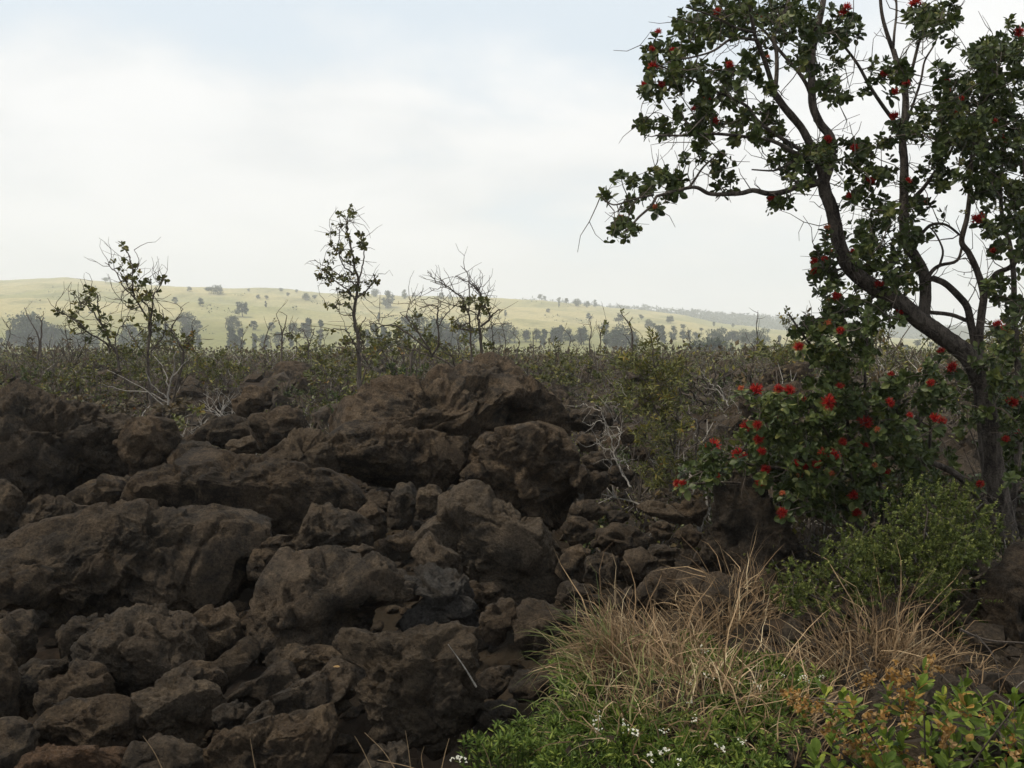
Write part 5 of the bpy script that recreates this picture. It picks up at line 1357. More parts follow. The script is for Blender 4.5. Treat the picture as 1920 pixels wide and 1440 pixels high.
for k in range(3800):
    px = random.uniform(-60, 1980)
    d = 8.5 * math.exp(random.random() ** 1.2 * math.log(45 / 8.5))
    x = P(px, 700, d)[0]
    if k % 3 == 0:
        px, d = random.uniform(1430, 1990), random.uniform(3.4, 9.0)
        x = P(px, 700, d)[0]
    s_ = (0.04 + .16 * random.random() ** 3) * (.7 + d / 30) * (.6 if d < 8.5 else 1)
    acc.add(D_ * (1 + .3 * rng.normal(size=(len(D_), 1))) * [1, 1, .8] * s_ + [x, d, gz_(x, d) + .3 * s_], tri_)
tag(acc.build('plain_clinker', [M_ROCK]), 'broken clinker strewn over the scrubby lava plain', 'rubble', kind='stuff')
# bare stems standing up out of the scrub against the pasture
STEMS = []
for k in range(5):
    r_ = np.random.default_rng(70 + k)
    acc = Acc()
    c = np.array([[0, 0, -.1], [0.03, 0, .5], [r_.normal() * .1, 0, 1.1], [r_.normal() * .15, .05, 1.7], [r_.normal() * .25, 0, 2.2]])
    c = spline(c, 4)
    tube(acc, c, np.linspace(0.045, 0.012, len(c)), 4, 0)
    for j in range(12):
        i = int(r_.integers(4, len(c)))
        dr = norm(r_.normal(size=3) + [0, 0, .7])
        ln = r_.uniform(0.25, 0.7)
        q = [c[i], c[i] + dr * ln * .5, c[i] + dr * ln + [0, 0, ln * .15]]
        tube(acc, q, [0.014, 0.01, 0.005], 3, 0)
        if k % 2 == 0 and r_.random() < .6:
            rosette(acc, LEAF_CHIP, q[-1], dr, 8, 0.10, 1, stem=1.5)
    STEMS.append(acc.mesh('bare_sapling', [M_TWIG, M_LEAF_OLIVE]))
for px, d, h in [(95, 40, .9), (160, 34, .8), (405, 48, 1), (455, 44, .7), (500, 55, 1.1), (555, 38, .8), (610, 46, 1.2), (640, 35, .7), (705, 50, 1), (735, 60, 1.3), (760, 42, .8), (800, 55, .9), (935, 38, 1), (945, 60, 1.2), (970, 45, .8), (1000, 52, 1), (1015, 62, 1.4), (1045, 48, .9), (1065, 40, .8),
                 (1105, 55, 1.1), (1150, 45, .9), (1185, 60, 1.1), (1235, 50, .9), (1290, 48, 1), (1335, 55, .9), (1380, 42, .8), (1420, 58, 1.2), (1460, 47, 1), (1515, 52, .9), (1600, 50, 1), (1665, 36, 1.0), (1690, 48, 1.1), (1745, 50, .9), (1770, 40, .8), (15, 45, .9), (285, 50, 1), (350, 45, .9)]:
    x = P(px, 660, d)[0]
    if random.random() < 0.35:
        continue
    h *= random.uniform(0.55, 1.25)
    o = link('bare_sapling', random.choice(STEMS), None, (x, d, float(zground(x, d)[0])))
    o.scale = (h, h, h * random.uniform(.75, 1.1))
    o.rotation_euler = (0, 0, random.uniform(0, 6.28))
    tag(o, 'thin half-bare sapling rising from the far scrub ' + zone(px), 'sapling', 'thin saplings in the far scrub')
acc = Acc()
for k in range(4200):
    d = 40 * math.exp(random.random() * math.log(235 / 40))
    x = (random.uniform(-150, 2070) - 960) / F * d
    z = float(zbase(x, d)) + 0.22 * 0.3
    s_ = random.uniform(0.6, 1.5) * (0.6 + d / 160)
    n = 9
    s_ *= min(2.0, max(.35, 0.85 + 1.5 * fbm(np.array([[x / 11, d / 11, 4.0]]), 2)[0]))
    p = np.column_stack([x + rng.normal(size=n) * .35 * s_, d + rng.normal(size=n) * .35 * s_, z + rng.uniform(0, .7, n) * s_])
    leaves(acc, LEAF_CHIP, p, rng.normal(size=(n, 3)) * [1, 1, .6] + [0, 0, .8], rand_dirs(n), 0.24 * s_ * rng.uniform(.5, 1.1, n), 0 if rng.random() < .3 else 1, np.clip(rng.random() * .55 + rng.random(n) * .3, 0, 1))
tag(acc.build('distant_scrub', [M_LEAF_OLIVE, M_LEAF_BROWN]), 'far brown and olive scrub covering the lava plain up to the pasture', 'scrub', kind='stuff')

# ---------------------------------------------------------------- trees on the grassy hill
def far_tree(seed, kind):
    """unit height tree: trunk mesh and crown mesh"""
    r_ = np.random.default_rng(seed)
    tr, cr = Acc(), Acc()
    w = {'round': 0.46, 'column': 0.21, 'flat': 0.72, 'clump': 0.8}[kind]
    lo = {'round': 0.05, 'column': 0.03, 'flat': 0.20, 'clump': 0.0}[kind]
    lean = r_.normal() * .04
    nst = 3 if kind == 'clump' else 1
    for s_ in range(nst):
        x0 = (s_ - (nst - 1) / 2) * 0.42
        c = spline(np.array([[x0, 0, -0.03], [x0 + lean, 0, .3], [x0 + lean * 2, 0, .6], [x0 * 1.1 + lean * 3, 0, .85]]), 2)
        tube(tr, c, np.linspace(0.035, 0.01, len(c)), 5)
    for j in range(6):
        a = r_.uniform(0, 6.28)
        q0 = np.array([lean, 0, r_.uniform(lo + .05, .5)])
        tube(tr, [q0, q0 + [w * .35 * math.cos(a), w * .35 * math.sin(a), .18], q0 + [w * .7 * math.cos(a), w * .7 * math.sin(a), .25]], [.018, .012, .006], 3)
    lob = []
    for k in range({'round': 11, 'column': 9, 'flat': 11, 'clump': 16}[kind]):
        a, rr = r_.uniform(0, 6.28), math.sqrt(r_.random())
        t_ = r_.random()
        prof = {'round': math.sin(math.pi * (0.18 + 0.8 * t_)), 'column': math.sin(math.pi * (0.12 + .82 * t_)), 'flat': 0.35 + 0.65 * t_, 'clump': math.sin(math.pi * (.25 + .6 * t_))}[kind]
        lob.append((np.array([w * .72 * rr * prof * math.cos(a) + lean * 2, w * .72 * rr * prof * math.sin(a), lo + .12 + (0.80 - lo) * t_ * (1.0 if kind != 'flat' else .95)]), w * r_.uniform(.28, .45), r_.random()))
    for c, rd, sh in lob:
        n = 75
        d_ = rand_dirs(n)
        p = c + d_ * rd * rng.uniform(.6, 1.05, n)[:, None] * [1, 1, .8 if kind != 'flat' else .45]
        leaves(cr, LEAF_CHIP, p, rand_dirs(n), d_ + .5 * rand_dirs(n), 0.085 * rng.uniform(.7, 1.5, n), 0, np.clip(sh * .55 + rng.random(n) * .45, 0, 1))
    return tr.mesh('trunk', [M_TWIG]), cr.mesh('crown', [M_FAR_LEAF])
FT = {k: [far_tree(500 + i * 13 + len(k), k) for i in range(4)] for k in ('round', 'column', 'flat', 'clump')}
HILL = [  # px, base row, height in photo pixels, kind
    (198, 531, 13, 'flat'), (356, 547, 10, 'round'), (375, 574, 15, 'round'), (327, 570, 13, 'round'), (392, 551, 15, 'flat'), (408, 552, 17, 'clump'), (466, 547, 6, 'flat'), (527, 548, 8, 'flat'), (483, 561, 9, 'round'), (500, 562, 8, 'flat'), (498, 577, 12, 'column'), (455, 593, 27, 'round'), (462, 590, 24, 'column'), (445, 573, 8, 'flat'),
    (433, 615, 22, 'clump'), (448, 616, 15, 'flat'), (474, 620, 19, 'round'), (434, 661, 42, 'column'), (451, 661, 37, 'column'), (441, 663, 30, 'column'), (478, 660, 30, 'column'), (498, 658, 28, 'round'), (510, 622, 18, 'round'), (548, 627, 24, 'round'), (580, 632, 34, 'column'), (570, 634, 26, 'round'), (602, 635, 29, 'column'), (525, 652, 26, 'round'), (545, 653, 22, 'column'), (598, 650, 18, 'column'),
    (556, 549, 7, 'flat'), (540, 556, 8, 'flat'), (575, 563, 12, 'clump'), (590, 562, 9, 'flat'), (705, 556, 15, 'clump'), (723, 578, 30, 'round'), (728, 576, 26, 'column'), (760, 561, 17, 'round'), (776, 559, 11, 'round'), (738, 558, 5, 'flat'), (710, 600, 14, 'column'), (785, 608, 19, 'round'), (755, 617, 22, 'column'), (762, 640, 40, 'column'), (790, 640, 36, 'clump'), (812, 642, 30, 'clump'), (830, 655, 44, 'clump'), (850, 655, 42, 'clump'), (870, 656, 42, 'round'),
    (700, 658, 42, 'column'), (718, 658, 40, 'column'), (690, 655, 32, 'column'), (735, 660, 34, 'column'), (752, 652, 34, 'column'), (829, 562, 14, 'round'), (845, 563, 10, 'round'), (890, 650, 32, 'round'), (948, 593, 11, 'round'), (935, 644, 30, 'clump'), (955, 642, 28, 'clump'), (918, 646, 30, 'round'), (985, 641, 20, 'round'), (1005, 642, 21, 'round'), (1020, 652, 30, 'column'), (1037, 650, 29, 'round'), (1046, 645, 28, 'round'),
    (1052, 640, 26, 'column'), (1068, 648, 27, 'round'), (1088, 646, 24, 'round'), (1095, 646, 28, 'round'), (1104, 601, 14, 'round'), (1090, 645, 24, 'column'), (1160, 607, 19, 'round'), (1048, 577, 12, 'column'), (1027, 586, 7, 'clump'), (1012, 562, 12, 'flat'), (1020, 563, 9, 'flat'), (1047, 567, 10, 'flat'), (1080, 574, 14, 'clump'), (1063, 569, 10, 'round'), (1100, 576, 10, 'clump'), (1116, 576, 13, 'round'),
    (1135, 650, 38, 'column'), (1150, 655, 30, 'clump'), (1172, 655, 34, 'clump'), (1190, 656, 26, 'round'), (1136, 664, 24, 'column'), (1203, 600, 11, 'flat'), (1215, 615, 14, 'clump'), (1225, 617, 12, 'flat'), (1257, 607, 15, 'round'), (1252, 606, 13, 'round'), (1281, 618, 11, 'flat'), (1315, 622, 8, 'flat'), (1240, 641, 28, 'round'), (1246, 645, 30, 'column'), (1261, 640, 23, 'round'), (1280, 640, 18, 'round'), (1293, 639, 16, 'round'), (1307, 640, 15, 'flat'),
    (1340, 645, 24, 'clump'), (1357, 646, 24, 'clump'), (1372, 644, 22, 'round'), (1390, 644, 20, 'clump'), (1410, 646, 23, 'clump'), (1432, 645, 22, 'clump'), (1310, 668, 27, 'clump'), (1335, 670, 32, 'clump'), (1352, 670, 28, 'clump'), (1371, 666, 20, 'column'), (1395, 662, 26, 'column'), (1415, 664, 24, 'round'), (1462, 658, 24, 'column'), (1338, 612, 9, 'round'), (1375, 614, 8, 'round'), (1440, 625, 8, 'flat'), (1480, 660, 14, 'flat'),
    (25, 657, 34, 'round'), (45, 645, 48, 'clump'), (15, 650, 26, 'column'), (62, 652, 36, 'clump'), (88, 650, 42, 'clump'), (105, 650, 30, 'clump'), (140, 655, 30, 'clump'), (165, 654, 26, 'clump'), (2, 660, 22, 'column'), (182, 660, 20, 'round'), (345, 612, 27, 'clump'), (350, 640, 30, 'round'), (370, 625, 25, 'round'), (372, 655, 34, 'column'), (300, 645, 34, 'round'), (312, 640, 28, 'column'), (320, 655, 28, 'round'), (245, 640, 30, 'round'), (262, 655, 26, 'clump'), (235, 655, 22, 'clump'),
    (1655, 648, 11, 'flat'), (1720, 652, 14, 'flat'), (1745, 653, 11, 'flat'), (1700, 662, 14, 'round'), (1760, 660, 12, 'round'), (1600, 650, 10, 'flat'), (1850, 655, 12, 'round'), (1870, 658, 11, 'flat'), (1540, 648, 12, 'round')]
random.seed(9)
HK = {'round': 'round-crowned', 'column': 'narrow upright', 'flat': 'small spreading', 'clump': 'broad dense'}
def hzone(px):
    for lim, tx in ((200, 'behind the bare black stems'), (420, 'behind the many-stemmed young tree'), (620, 'between the two leafy young trees'), (745, 'beside the tall slender young tree'), (960, 'behind the twisted bare trees'), (1120, 'right of the mound crest'), (1300, 'above the yellow-green shrub'), (1500, 'left of the leaning tree')):
        if px < lim:
            return tx
    return 'seen beneath the leaning tree'
for px, py, hp, kind in HILL:
    g = hill_at(px, py)
    h = hp / F * g[1] * (1.22 if py > 632 else 1.05)
    tm, cm = random.choice(FT[kind])
    o = link('hill_tree', None, None, (g[0], g[1], g[2] - 0.02 * h))
    o.scale = (h * random.uniform(.9, 1.1),) * 2 + (h,)
    o.rotation_euler = (0, 0, random.uniform(0, 6.28))
    link('trunk', tm, o)
    link('crown', cm, o)
    row = 'on the skyline' if py < 566 else 'half way up the hill' if py < 612 else 'low on the hill' if py < 642 else 'at the hill foot'
    tag(o, f'{HK[kind]} hazy tree {row} {hzone(px)}', 'tree', 'trees on the grassy hill')
# low tussocky bushes dotted over the slope, too many and too faint to tell apart
acc = Acc()
for k in range(420):
    px, py = random.uniform(-30, 1500), random.uniform(540, 640)
    cl = fbm(np.array([[px / 90, py / 22, 2.0]]), 2)[0]
    if cl < 0.05:
        continue
    g = hill_at(px, py)
    if g[1] > 1330:
        continue
    n = 10
    s_ = random.uniform(0.6, 2.2)
    leaves(acc, LEAF_CHIP, g + rng.normal(size=(n, 3)) * [1.6, 1.6, .35] * s_ + [0, 0, .5 * s_], rand_dirs(n), rand_dirs(n), 1.1 * s_ * rng.uniform(.5, 1, n), 0)
tag(acc.build('hill_scrub', [M_FAR_LEAF]), 'faint low scrub dotted over the grassy hill', 'scrub', kind='stuff')
# forest on the far hill
acc = Acc()
for k in range(5200):
    y = 1420 + 540 * random.random() ** 0.8
    px = random.uniform(960, 2150) if k % 6 else random.uniform(-900, 960)
    x = (px - 960) / F * y
    z = float(zfar(np.array([x]), np.array([y]))[0])
    s_ = random.uniform(4, 8.5) * (0.8 + .35 * fbm(np.array([[x / 60, y / 60, 0.5]]), 2)[0])
    n = 11
    d_ = rand_dirs(n)
    d_[:, 2] = np.abs(d_[:, 2])
    leaves(acc, LEAF_CHIP, np.array([x, y, z + s_ * .5]) + d_ * s_ * [1, 1, .9] * rng.uniform(.5, 1, n)[:, None], rand_dirs(n), d_ + .4 * rand_dirs(n), s_ * .8 * rng.uniform(.6, 1.1, n), 0, np.clip(random.random() * .6 + rng.random(n) * .4, 0, 1))
tag(acc.build('hill_forest', [M_FAR_LEAF]), 'dark forest covering the long far hill at the right', 'forest', kind='stuff')

# ---------------------------------------------------------------- front right: needle-leaved shrub
def gz(x, y):
    return float(zground(x, y)[0])
DN = 5.1
nb = P(1690, 1190, DN)
ns = Plant('needle_shrub', 'dense fine-leaved green shrub with pale shoot tips below the leaning tree', 'shrub', DN, (nb[0], nb[1], gz(nb[0], nb[1])))
for k, pts in enumerate([[(1690, 1230), (1670, 1150), (1620, 1090), (1570, 1050)], [(1690, 1230), (1720, 1120), (1730, 1030), (1740, 960)], [(1690, 1230), (1770, 1140), (1810, 1050), (1800, 970)], [(1690, 1230), (1600, 1160), (1530, 1120), (1470, 1100)], [(1690, 1230), (1680, 1100), (1660, 1020)], [(1690, 1230), (1780, 1160), (1830, 1120)], [(1690, 1240), (1600, 1190), (1520, 1160)]]):
    ns.limb(pts, 3.5, 1.3, DN, DN - .35 + .2 * (k % 3), seed=k + 80, mat=M_TWIG, sides=5, n=5)
NR = [(1480, 1105, 30, 22, 18), (1530, 1120, 50, 40, 46), (1580, 1080, 50, 40, 40), (1600, 1030, 50, 26, 34), (1650, 1060, 60, 50, 70), (1700, 1000, 60, 50, 66), (1770, 960, 70, 40, 62), (1790, 1010, 70, 50, 74), (1720, 1070, 70, 50, 78), (1800, 1080, 60, 50, 64), (1850, 1010, 36, 40, 24), (1640, 1130, 70, 40, 56), (1550, 1160, 40, 20, 20), (1740, 1140, 70, 40, 46), (1830, 970, 40, 30, 22), (1690, 950, 40, 20, 12), (1800, 1170, 60, 50, 36), (1760, 1230, 60, 40, 26)]
tips = scatter(NR, DN - .05, .5, 1.25)
_px, _py = proj(tips)
tips = tips[fbm(np.column_stack([_px / 55, _py / 42, np.zeros(len(tips))]), 2) > -0.03]
tips[:, 2] += 0.05 * np.abs(rng.normal(size=len(tips)))
ax = ns.grow(tips, 0.0025, 0.1, sides=3)
nd, shoots = Acc(), []
def shoot(acc, tip, a, ln, n):
    t_ = rng.random(n)
    c = tip - a * (ln * (1 - t_))[:, None]
    rd = norm(np.cross(np.broadcast_to(a, (n, 3)), rand_dirs(n)))
    leaves(acc, LEAF_CHIP, c, rd * rng.uniform(.7, 1.1, n)[:, None] + a * 0.75, np.broadcast_to(a, (n, 3)) + .3 * rng.normal(size=(n, 3)), 0.017 * rng.uniform(.7, 1.1, n) * (1.1 - .5 * t_ ** 3), 0, np.clip(.15 + .75 * t_ ** 2 * rng.uniform(.6, 1.2) + .2 * rng.random(n), 0, 1))
SHOOT = []
for k in range(8):
    acc = Acc()
    shoot(acc, np.array([0, 0, 0.0]), np.array([0, 0, 1.0]), rng.uniform(.08, .13), 46)
    SHOOT.append(acc.mesh('leafy_shoot', [M_NEEDLE]))
order = np.argsort(np.linalg.norm(tips - [0, 0, CZ], axis=1))
for rank, i in enumerate(order):
    a = norm(ax[i] * .5 + [0, -.25, .8] + .35 * rng.normal(size=3))
    if rank < 300:
        o = link('leafy_shoot', SHOOT[rng.integers(8)], ns.root)
        place_axis(o, tips[i] - ns.base, a, rng.uniform(.7, 1.2))
    else:
        shoot(nd, tips[i], a, rng.uniform(.07, .13), 40)
    for k in range(2):
        shoot(nd, tips[i] + rng.normal(size=3) * [.05, .05, .04] - [0, -.02, .03], norm(a + .6 * rng.normal(size=3)), rng.uniform(.05, .1), 24)
nd.build('foliage', [M_NEEDLE], ns.root, ns.base)['kind'] = 'stuff'
ns.bare(40, .16, .002)
ns.twigs()

# ---------------------------------------------------------------- front right: dry grass tussocks
def blades(acc, base, n, rad, length, lean, spread, width=0.0030, curl=0.8, mat=0, lo=0.0):
    """n curved tapering blades from a round base; lean = common direction"""
    for k in range(n):
        a, r_ = rng.uniform(0, 6.28), rad * math.sqrt(rng.random())
        p = np.array([base[0] + r_ * math.cos(a), base[1] + r_ * math.sin(a), base[2]])
        p[2] = gz(p[0], p[1]) - .01 if lo == 0 else base[2]
        d_ = norm(np.array([math.cos(a) * spread * r_ / rad, math.sin(a) * spread * r_ / rad, 1.0]) + np.asarray(lean) * rng.uniform(.3, 1.4) + .42 * rng.normal(size=3))
        ln = length * rng.uniform(.35, 1.1)
        w = width * rng.uniform(.6, 1.2)
        pts = [p]
        for s_ in range(5):
            d_ = norm(d_ + np.array([0, 0, -curl * .26 * (s_ / 3)]) + .21 * rng.normal(size=3))
            pts.append(pts[-1] + d_ * ln / 5)
        pts = np.array(pts)
        sd = norm(np.cross(pts[-1] - pts[0] + 1e-5, rand_dirs(1)[0]))
        ww = w * np.array([1, 1, .85, .65, .4])[:, None]
        v = np.vstack([pts[:5] - sd * ww, pts[:5] + sd * ww, pts[5:]])
        t_ = []
        for s_ in range(4):
            t_ += [(s_, s_ + 1, s_ + 6), (s_, s_ + 6, s_ + 5)]
        t_.append((4, 10, 9))
        acc.add(v, t_, mat, rng.random())
def tussock(label, items):
    px, py, dd = items[0][:3]
    b = P(px, py, dd)
    root = link('grass_tussock', None, None, (b[0], b[1], gz(b[0], b[1])))
    tag(root, label, 'grass', 'dry grass tussocks')
    acc = Acc()
    for px, py, dd, n, rad, ln, lean, spread, mat in items:
        q = P(px, py, dd)
        blades(acc, (q[0], q[1], gz(q[0], q[1])), n, rad, ln, lean, spread, mat=mat)
    o = acc.build('blades', [M_STRAW, M_GREENBLADE], root, root.location)
    o['kind'] = 'stuff'
tussock('large pinkish straw tussock spilling left over the rocks at the front', [(1215, 1325, 4.38, 380, .20, .30, (-.25, -.05, 0), .9, 0), (1150, 1315, 4.33, 260, .14, .36, (-1.1, -.1, .1), .7, 0), (1225, 1265, 4.6, 180, .2, .30, (-.1, -.1, 0), .8, 0), (1275, 1300, 4.5, 130, .18, .30, (-.1, -.1, 0), .8, 0), (1110, 1290, 4.4, 120, .10, .34, (-1.2, -.2, .25), .6, 1), (1200, 1230, 4.8, 26, .2, .5, (-.2, 0, .5), .5, 0)])
tussock('greyish dry tussock against the foot of the tall dark rock', [(1385, 1200, 5.2, 320, .18, .30, (.1, -.1, 0), .8, 0), (1400, 1180, 5.4, 60, .12, .5, (.1, 0, .4), .4, 0), (1330, 1200, 5.2, 160, .2, .28, (-.2, -.1, 0), .8, 0)])
tussock('tall straw-coloured tussock before the fine-leaved shrub', [(1630, 1290, 4.45, 300, .20, .42, (.05, -.05, .1), .75, 0), (1640, 1260, 4.6, 80, .12, .66, (.05, 0, .5), .3, 0), (1680, 1270, 4.5, 240, .18, .42, (.25, -.1, 0), .8, 0), (1560, 1290, 4.4, 240, .2, .36, (-.4, -.1, 0), .9, 0)])
tussock('thin matted dry grass among the white flowers at the bottom', [(1300, 1400, 3.95, 240, .36, .28, (0, -.1, -.2), 1.2, 0), (1420, 1420, 3.8, 260, .36, .30, (.2, -.1, -.2), 1.2, 0), (1250, 1350, 4.1, 60, .3, .55, (0, 0, .3), .6, 0), (1400, 1330, 4.1, 60, .3, .55, (.2, 0, .2), .6, 0), (1180, 1440, 3.75, 150, .3, .25, (-.2, 0, -.1), 1.2, 0), (1540, 1380, 3.9, 120, .25, .3, (0, 0, 0), 1.0, 0), (1300, 1330, 4.2, 160, .3, .26, (0, 0, 0), 1, 1), (1400, 1350, 4.1, 90, .3, .3, (0, 0, 0), 1, 0), (1150, 1390, 3.95, 160, .3, .3, (-.2, 0, 0), 1, 1), (1480, 1300, 4.3, 110, .2, .30, (-.1, 0, 0), .8, 0)])
tussock('sparse dry grass and litter at the right edge under the dark boulder', [(1800, 1290, 4.15, 160, .30, .22, (0, -.1, -.2), 1.2, 0), (1880, 1290, 4.1, 140, .28, .22, (-.2, -.1, -.2), 1.2, 0), (1760, 1260, 4.4, 120, .2, .25, (0, 0, 0), 1, 0)])
# ---------------------------------------------------------------- front right: green herb with white flowers
hb = P(1250, 1360, 4.1)
herb = link('flowering_herb', None, None, (hb[0], hb[1], gz(hb[0], hb[1])))
tag(herb, 'spreading bright green herb dotted with white flowers at the front', 'plant')
hacc, fpos = Acc(), []
HR = [(905, 1390, 45, 14, 22), (965, 1375, 50, 24, 30), (1040, 1385, 60, 36, 40), (1010, 1340, 40, 26, 16), (1110, 1370, 70, 46, 60), (1180, 1360, 70, 46, 60), (1060, 1262, 40, 28, 26), (1090, 1300, 40, 26, 20), (1300, 1215, 42, 30, 50), (1352, 1250, 55, 36, 60), (1420, 1255, 50, 34, 50), (1480, 1272, 50, 30, 34), (1400, 1330, 80, 36, 54), (1310, 1370, 90, 40, 60), (1470, 1330, 50, 40, 32), (1180, 1425, 130, 30, 60), (1330, 1425, 120, 24, 50), (1450, 1400, 80, 36, 30), (1080, 1430, 90, 20, 30), (1530, 1262, 30, 20, 12)]
for cx, cy, rx, ry, n in HR:
    for k in range(int(n * 1.0)):
        a, r_ = rng.uniform(0, 6.28), math.sqrt(rng.random())
        px, py = cx + rx * r_ * math.cos(a), cy + ry * r_ * math.sin(a)
        g = ground_at(px, py + 36)
        tip = P(px, py, g[1] - .05)
        base = np.array([tip[0] + .04 * rng.normal(), tip[1] + .06, gz(tip[0], tip[1] + .06) - .01])
        mid = (base + tip) / 2 + .02 * rng.normal(size=3)
        tube(hacc, [base, mid, tip], [.0028, .002, .0012], 3, 0, .2)
        ax_ = norm(tip - mid)
        m_ = 12
        t_ = (np.arange(m_) + .5) / m_
        rd = norm(np.cross(np.broadcast_to(ax_, (m_, 3)), rand_dirs(m_)))
        c = mid + (tip - mid) * t_[:, None]
        leaves(hacc, LEAF_NARROW, c, rd + ax_ * .7 + [0, -.15, .1], np.broadcast_to(ax_, (m_, 3)) + .3 * rng.normal(size=(m_, 3)), .038 * rng.uniform(.6, 1.15, m_), 0)
        rosette(hacc, LEAF_NARROW, tip, ax_, 7, .034, 0, (.2, 1.4), .5)
hacc.build('foliage', [M_HERB], herb, herb.location)['kind'] = 'stuff'
WF = []
for k in range(3):
    acc = Acc()
    for j in range(7):
        c = rng.normal(size=3) * [.010, .010, .004]
        d_ = rand_dirs(6) * [1, 1, .3] + [0, 0, .25]
        leaves(acc, LEAF_CHIP, np.repeat(c[None], 6, 0), d_, np.tile([0, 0, 1.0], (6, 1)), .0062, 0)
    WF.append(acc.mesh('flower', [M_WHITE]))
for px, py in [(1318, 1218), (1327, 1268), (1293, 1280), (1380, 1275), (1425, 1285), (1505, 1270), (1465, 1265), (1510, 1275), (1540, 1270), (1296, 1314), (1302, 1348), (1240, 1408), (1245, 1404), (1215, 1418), (1270, 1425), (1185, 1372), (1120, 1345), (1195, 1375), (1118, 1365), (858, 1418), (862, 1424), (1355, 1400), (1390, 1390), (1245, 1370), (1170, 1355)]:
    g = ground_at(px, py + 40)
    o = link('flower', WF[rng.integers(3)], herb)
    tip = P(px, py, g[1] - .12)
    place_axis(o, tip - np.array(herb.location), norm(np.array([.2 * rng.normal(), -.5, .8])), rng.uniform(.6, 1.1))
# ---------------------------------------------------------------- front right: leafy bush with papery capsules
DB = 3.25
bb = P(1740, 1500, DB + .1)
bush = Plant('leafy_bush', 'broad-leaved bright green bush with orange papery seed capsules in the bottom right corner', 'bush', DB, (bb[0], bb[1], gz(bb[0], bb[1])))
TIPS = [(1545, 1300), (1600, 1318), (1585, 1358), (1650, 1340), (1700, 1368), (1732, 1262), (1722, 1290), (1768, 1310), (1690, 1400), (1760, 1335), (1812, 1322), (1832, 1362), (1870, 1338), (1902, 1308), (1912, 1356), (1852, 1402), (1790, 1398), (1742, 1420), (1642, 1402), (1602, 1432), (1872, 1432), (1902, 1408), (1802, 1440), (1682, 1442), (1935, 1442), (1560, 1390), (1530, 1420), (1620, 1375), (1665, 1300), (1775, 1370), (1720, 1340), (1845, 1310), (1925, 1390), (1560, 1340), (1640, 1440), (1740, 1380), (1830, 1420), (1570, 1440), (1690, 1330), (1885, 1375), (1765, 1445), (1610, 1400), (1810, 1285), (1940, 1330), (1840, 1450), (1710, 1455), (1580, 1310), (1660, 1378), (1790, 1340), (1860, 1365), (1820, 1390), (1890, 1440), (1780, 1420), (1850, 1425), (1910, 1335), (1750, 1390), (1730, 1360), (1800, 1300), (1630, 1420), (1660, 1430)]
for k, (px, py) in enumerate([(1600, 1330), (1730, 1270), (1830, 1320), (1900, 1330), (1560, 1400), (1680, 1370)]):
    bush.limb([(1740 + (px - 1740) * .15, 1520), (1740 + (px - 1740) * .55, (1500 + py) / 2 + 10), (px, py)], 3, 1.4, DB + .1, DB - .1 + .1 * (k % 3), seed=k + 120, mat=M_TWIG, sides=5, n=5)
tips = np.array([P(px, py, DB + .16 * rng.normal()) for px, py in TIPS])
ax = bush.grow(tips, .0024, .1)
LM = []
for k in range(8):
    acc = Acc()
    leaves(acc, LEAF_OVAL if k % 2 else _leaf(.26, [(.3, .55), (.65, 1.0), (.88, .72)], .07, .16), [[0, 0, 0]], [[0, 1, 0]], [[0, 0, 1]], 1.0, 0, [min(1, .05 + k * .115 + (.2 if k == 7 else 0))])
    LM.append(acc.mesh('leaf', [M_BRIGHT]))
from mathutils import Matrix
recs = []
for p, a in zip(tips, ax):
    a = norm(a * .5 + [0, -.2, .9])
    n = int(rng.integers(9, 14))
    e1 = norm(np.cross(a, rand_dirs(1)[0]))
    e2 = np.cross(a, e1)
    for k in range(n):
        ph = k * 2.4 + rng.normal() * .2
        til = .25 + 1.1 * (k + .5) / n + rng.normal() * .15
        rd = math.cos(ph) * e1 + math.sin(ph) * e2
        d_ = norm(math.cos(til) * a + math.sin(til) * rd)
        u_ = math.sin(til) * a - math.cos(til) * rd + .25 * rng.normal(size=3)
        recs.append((p - a * .055 * (k / n) * 1.3, d_, u_, .058 * rng.uniform(.65, 1.1)))
recs.sort(key=lambda q: q[0][1])
rest = Acc()
for i, (p, d_, u_, s_) in enumerate(recs):
    vi = int(np.clip(rng.beta(1.7, 2.2) * 8, 0, 7)) if rng.random() > .07 else 7
    if i < 300:
        x_ = norm(np.cross(d_, u_))
        z_ = np.cross(x_, d_)
        o = link('leaf', LM[vi], bush.root)
        q = p - bush.base
        o.matrix_basis = Matrix([[x_[r] * s_, d_[r] * s_, z_[r] * s_, q[r]] for r in range(3)] + [[0, 0, 0, 1]])
    else:
        leaves(rest, LEAF_OVAL, [p], [d_], [u_], s_, 0, [vi / 8])
rest.build('foliage', [M_BRIGHT], bush.root, bush.base)['kind'] = 'stuff'
CM = []
for k in range(4):
    acc = Acc()
    for j in range(9):
        c = rng.normal(size=3) * .013
        d_ = rand_dirs(3)
        leaves(acc, _leaf(.42, [(.3, .8), (.65, 1.0)], .3, .2), np.repeat(c[None], 3, 0), d_, rand_dirs(3), .014, 0)
    CM.append(acc.mesh('seed_capsule', [M_RUST]))
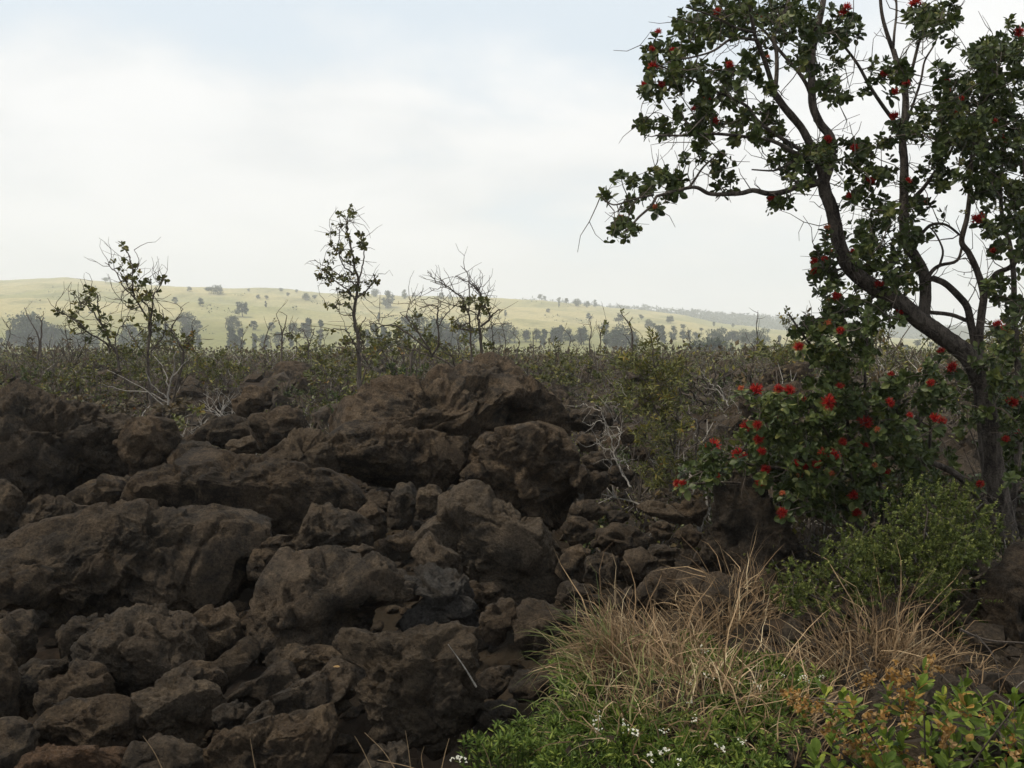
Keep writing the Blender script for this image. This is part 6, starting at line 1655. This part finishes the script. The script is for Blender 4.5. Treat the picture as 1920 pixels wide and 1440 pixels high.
for px, py in [(1500, 1305), (1490, 1318), (1480, 1300), (1515, 1315), (1535, 1330), (1510, 1335), (1620, 1278), (1635, 1275), (1670, 1270), (1690, 1262), (1700, 1275), (1745, 1248), (1755, 1255), (1685, 1300), (1660, 1340), (1705, 1310), (1590, 1350), (1620, 1390), (1640, 1350), (1600, 1410), (1715, 1330), (1780, 1385), (1770, 1362), (1690, 1420), (1720, 1430), (1800, 1330), (1890, 1390), (1900, 1420), (1560, 1365), (1630, 1425), (1735, 1435), (1580, 1395), (1850, 1345), (1700, 1350), (1570, 1325), (1655, 1415)]:
    tip = P(px, py, DB - .06 + .1 * rng.normal())
    o = link('seed_capsule', CM[rng.integers(4)], bush.root)
    place_axis(o, tip - bush.base, rand_dirs(1)[0], rng.uniform(.8, 1.3))
    nodes = np.vstack(bush.nodes)
    q = nodes[int(np.argmin(np.linalg.norm(nodes - tip, axis=1)))]
    tube(bush.tw, [q, (q + tip) / 2, tip], [.002, .0015, .001], 3)
bush.bare(24, .16, .002)
bush.twigs()
# ---------------------------------------------------------------- loose dry stems and fallen bits
def stem(name, label, pts, d, r, mat, cat='stalk', grp=None):
    c = spline(limb3(pts, d, d - .05), 4)
    acc = Acc()
    tube(acc, c, np.linspace(r, r * .4, len(c)), 4, 0, .8)
    tag(acc.build(name, [mat], None, c[0], place=True), label, cat, grp)
stem('dry_stalk', 'grey dry stalk slanting across the big flat-faced boulder', [(893, 1288), (870, 1250), (840, 1208)], 3.62, .0036, M_DEAD)
for pts, d in (([(308, 1450), (290, 1412), (268, 1380)], 3.55), ([(480, 1450), (474, 1415), (469, 1385)], 3.55), ([(700, 1450), (682, 1410), (665, 1380)], 3.5), ([(745, 1450), (720, 1410), (684, 1374)], 3.45), ([(795, 1450), (790, 1420), (795, 1400)], 3.45), ([(770, 1440), (765, 1400), (760, 1370)], 3.5), ([(826, 1450), (835, 1410), (842, 1385)], 3.4), ([(790, 1446), (760, 1436), (708, 1425)], 3.45), ([(924, 1450), (915, 1420), (904, 1395)], 3.5)):
    stem('dry_stalk', 'thin straw stalk standing before the rocks at the bottom edge', pts, d, .0022, M_STRAW, grp='straw stalks at the bottom edge')
for k, (pts, d, r, lab) in enumerate((([(1800, 1180), (1850, 1200), (1920, 1205)], 4.3, .006, 'dark dead branch lying across the dark boulder at the right edge'), ([(1830, 1190), (1860, 1225), (1872, 1260), (1875, 1310)], 4.1, .004, 'thin grey branch hanging before the dark boulder at the right edge'),
                                 ([(1310, 1388), (1360, 1368), (1400, 1370), (1425, 1385)], 3.85, .006, 'curved grey stick lying in the green herb'), ([(1885, 1330), (1905, 1290), (1930, 1270)], 3.9, .003, 'pale twig beside the leafy bush at the right edge'))):
    stem('dead_branch', lab, pts, d, r, M_TWIG if k != 3 else M_DEAD, 'stick')
acc = Acc()
leaves(acc, LEAF_OVAL, [[0, 0, 0]], [[1, .1, .05]], [[0, -.5, 1]], .03, 0, [.9])
tag(acc.build('fallen_leaf', [M_RUST], None), 'orange fallen leaf on the crumbly ridge-backed rock', 'leaf').location = tuple(P(624, 1250, 4.15))
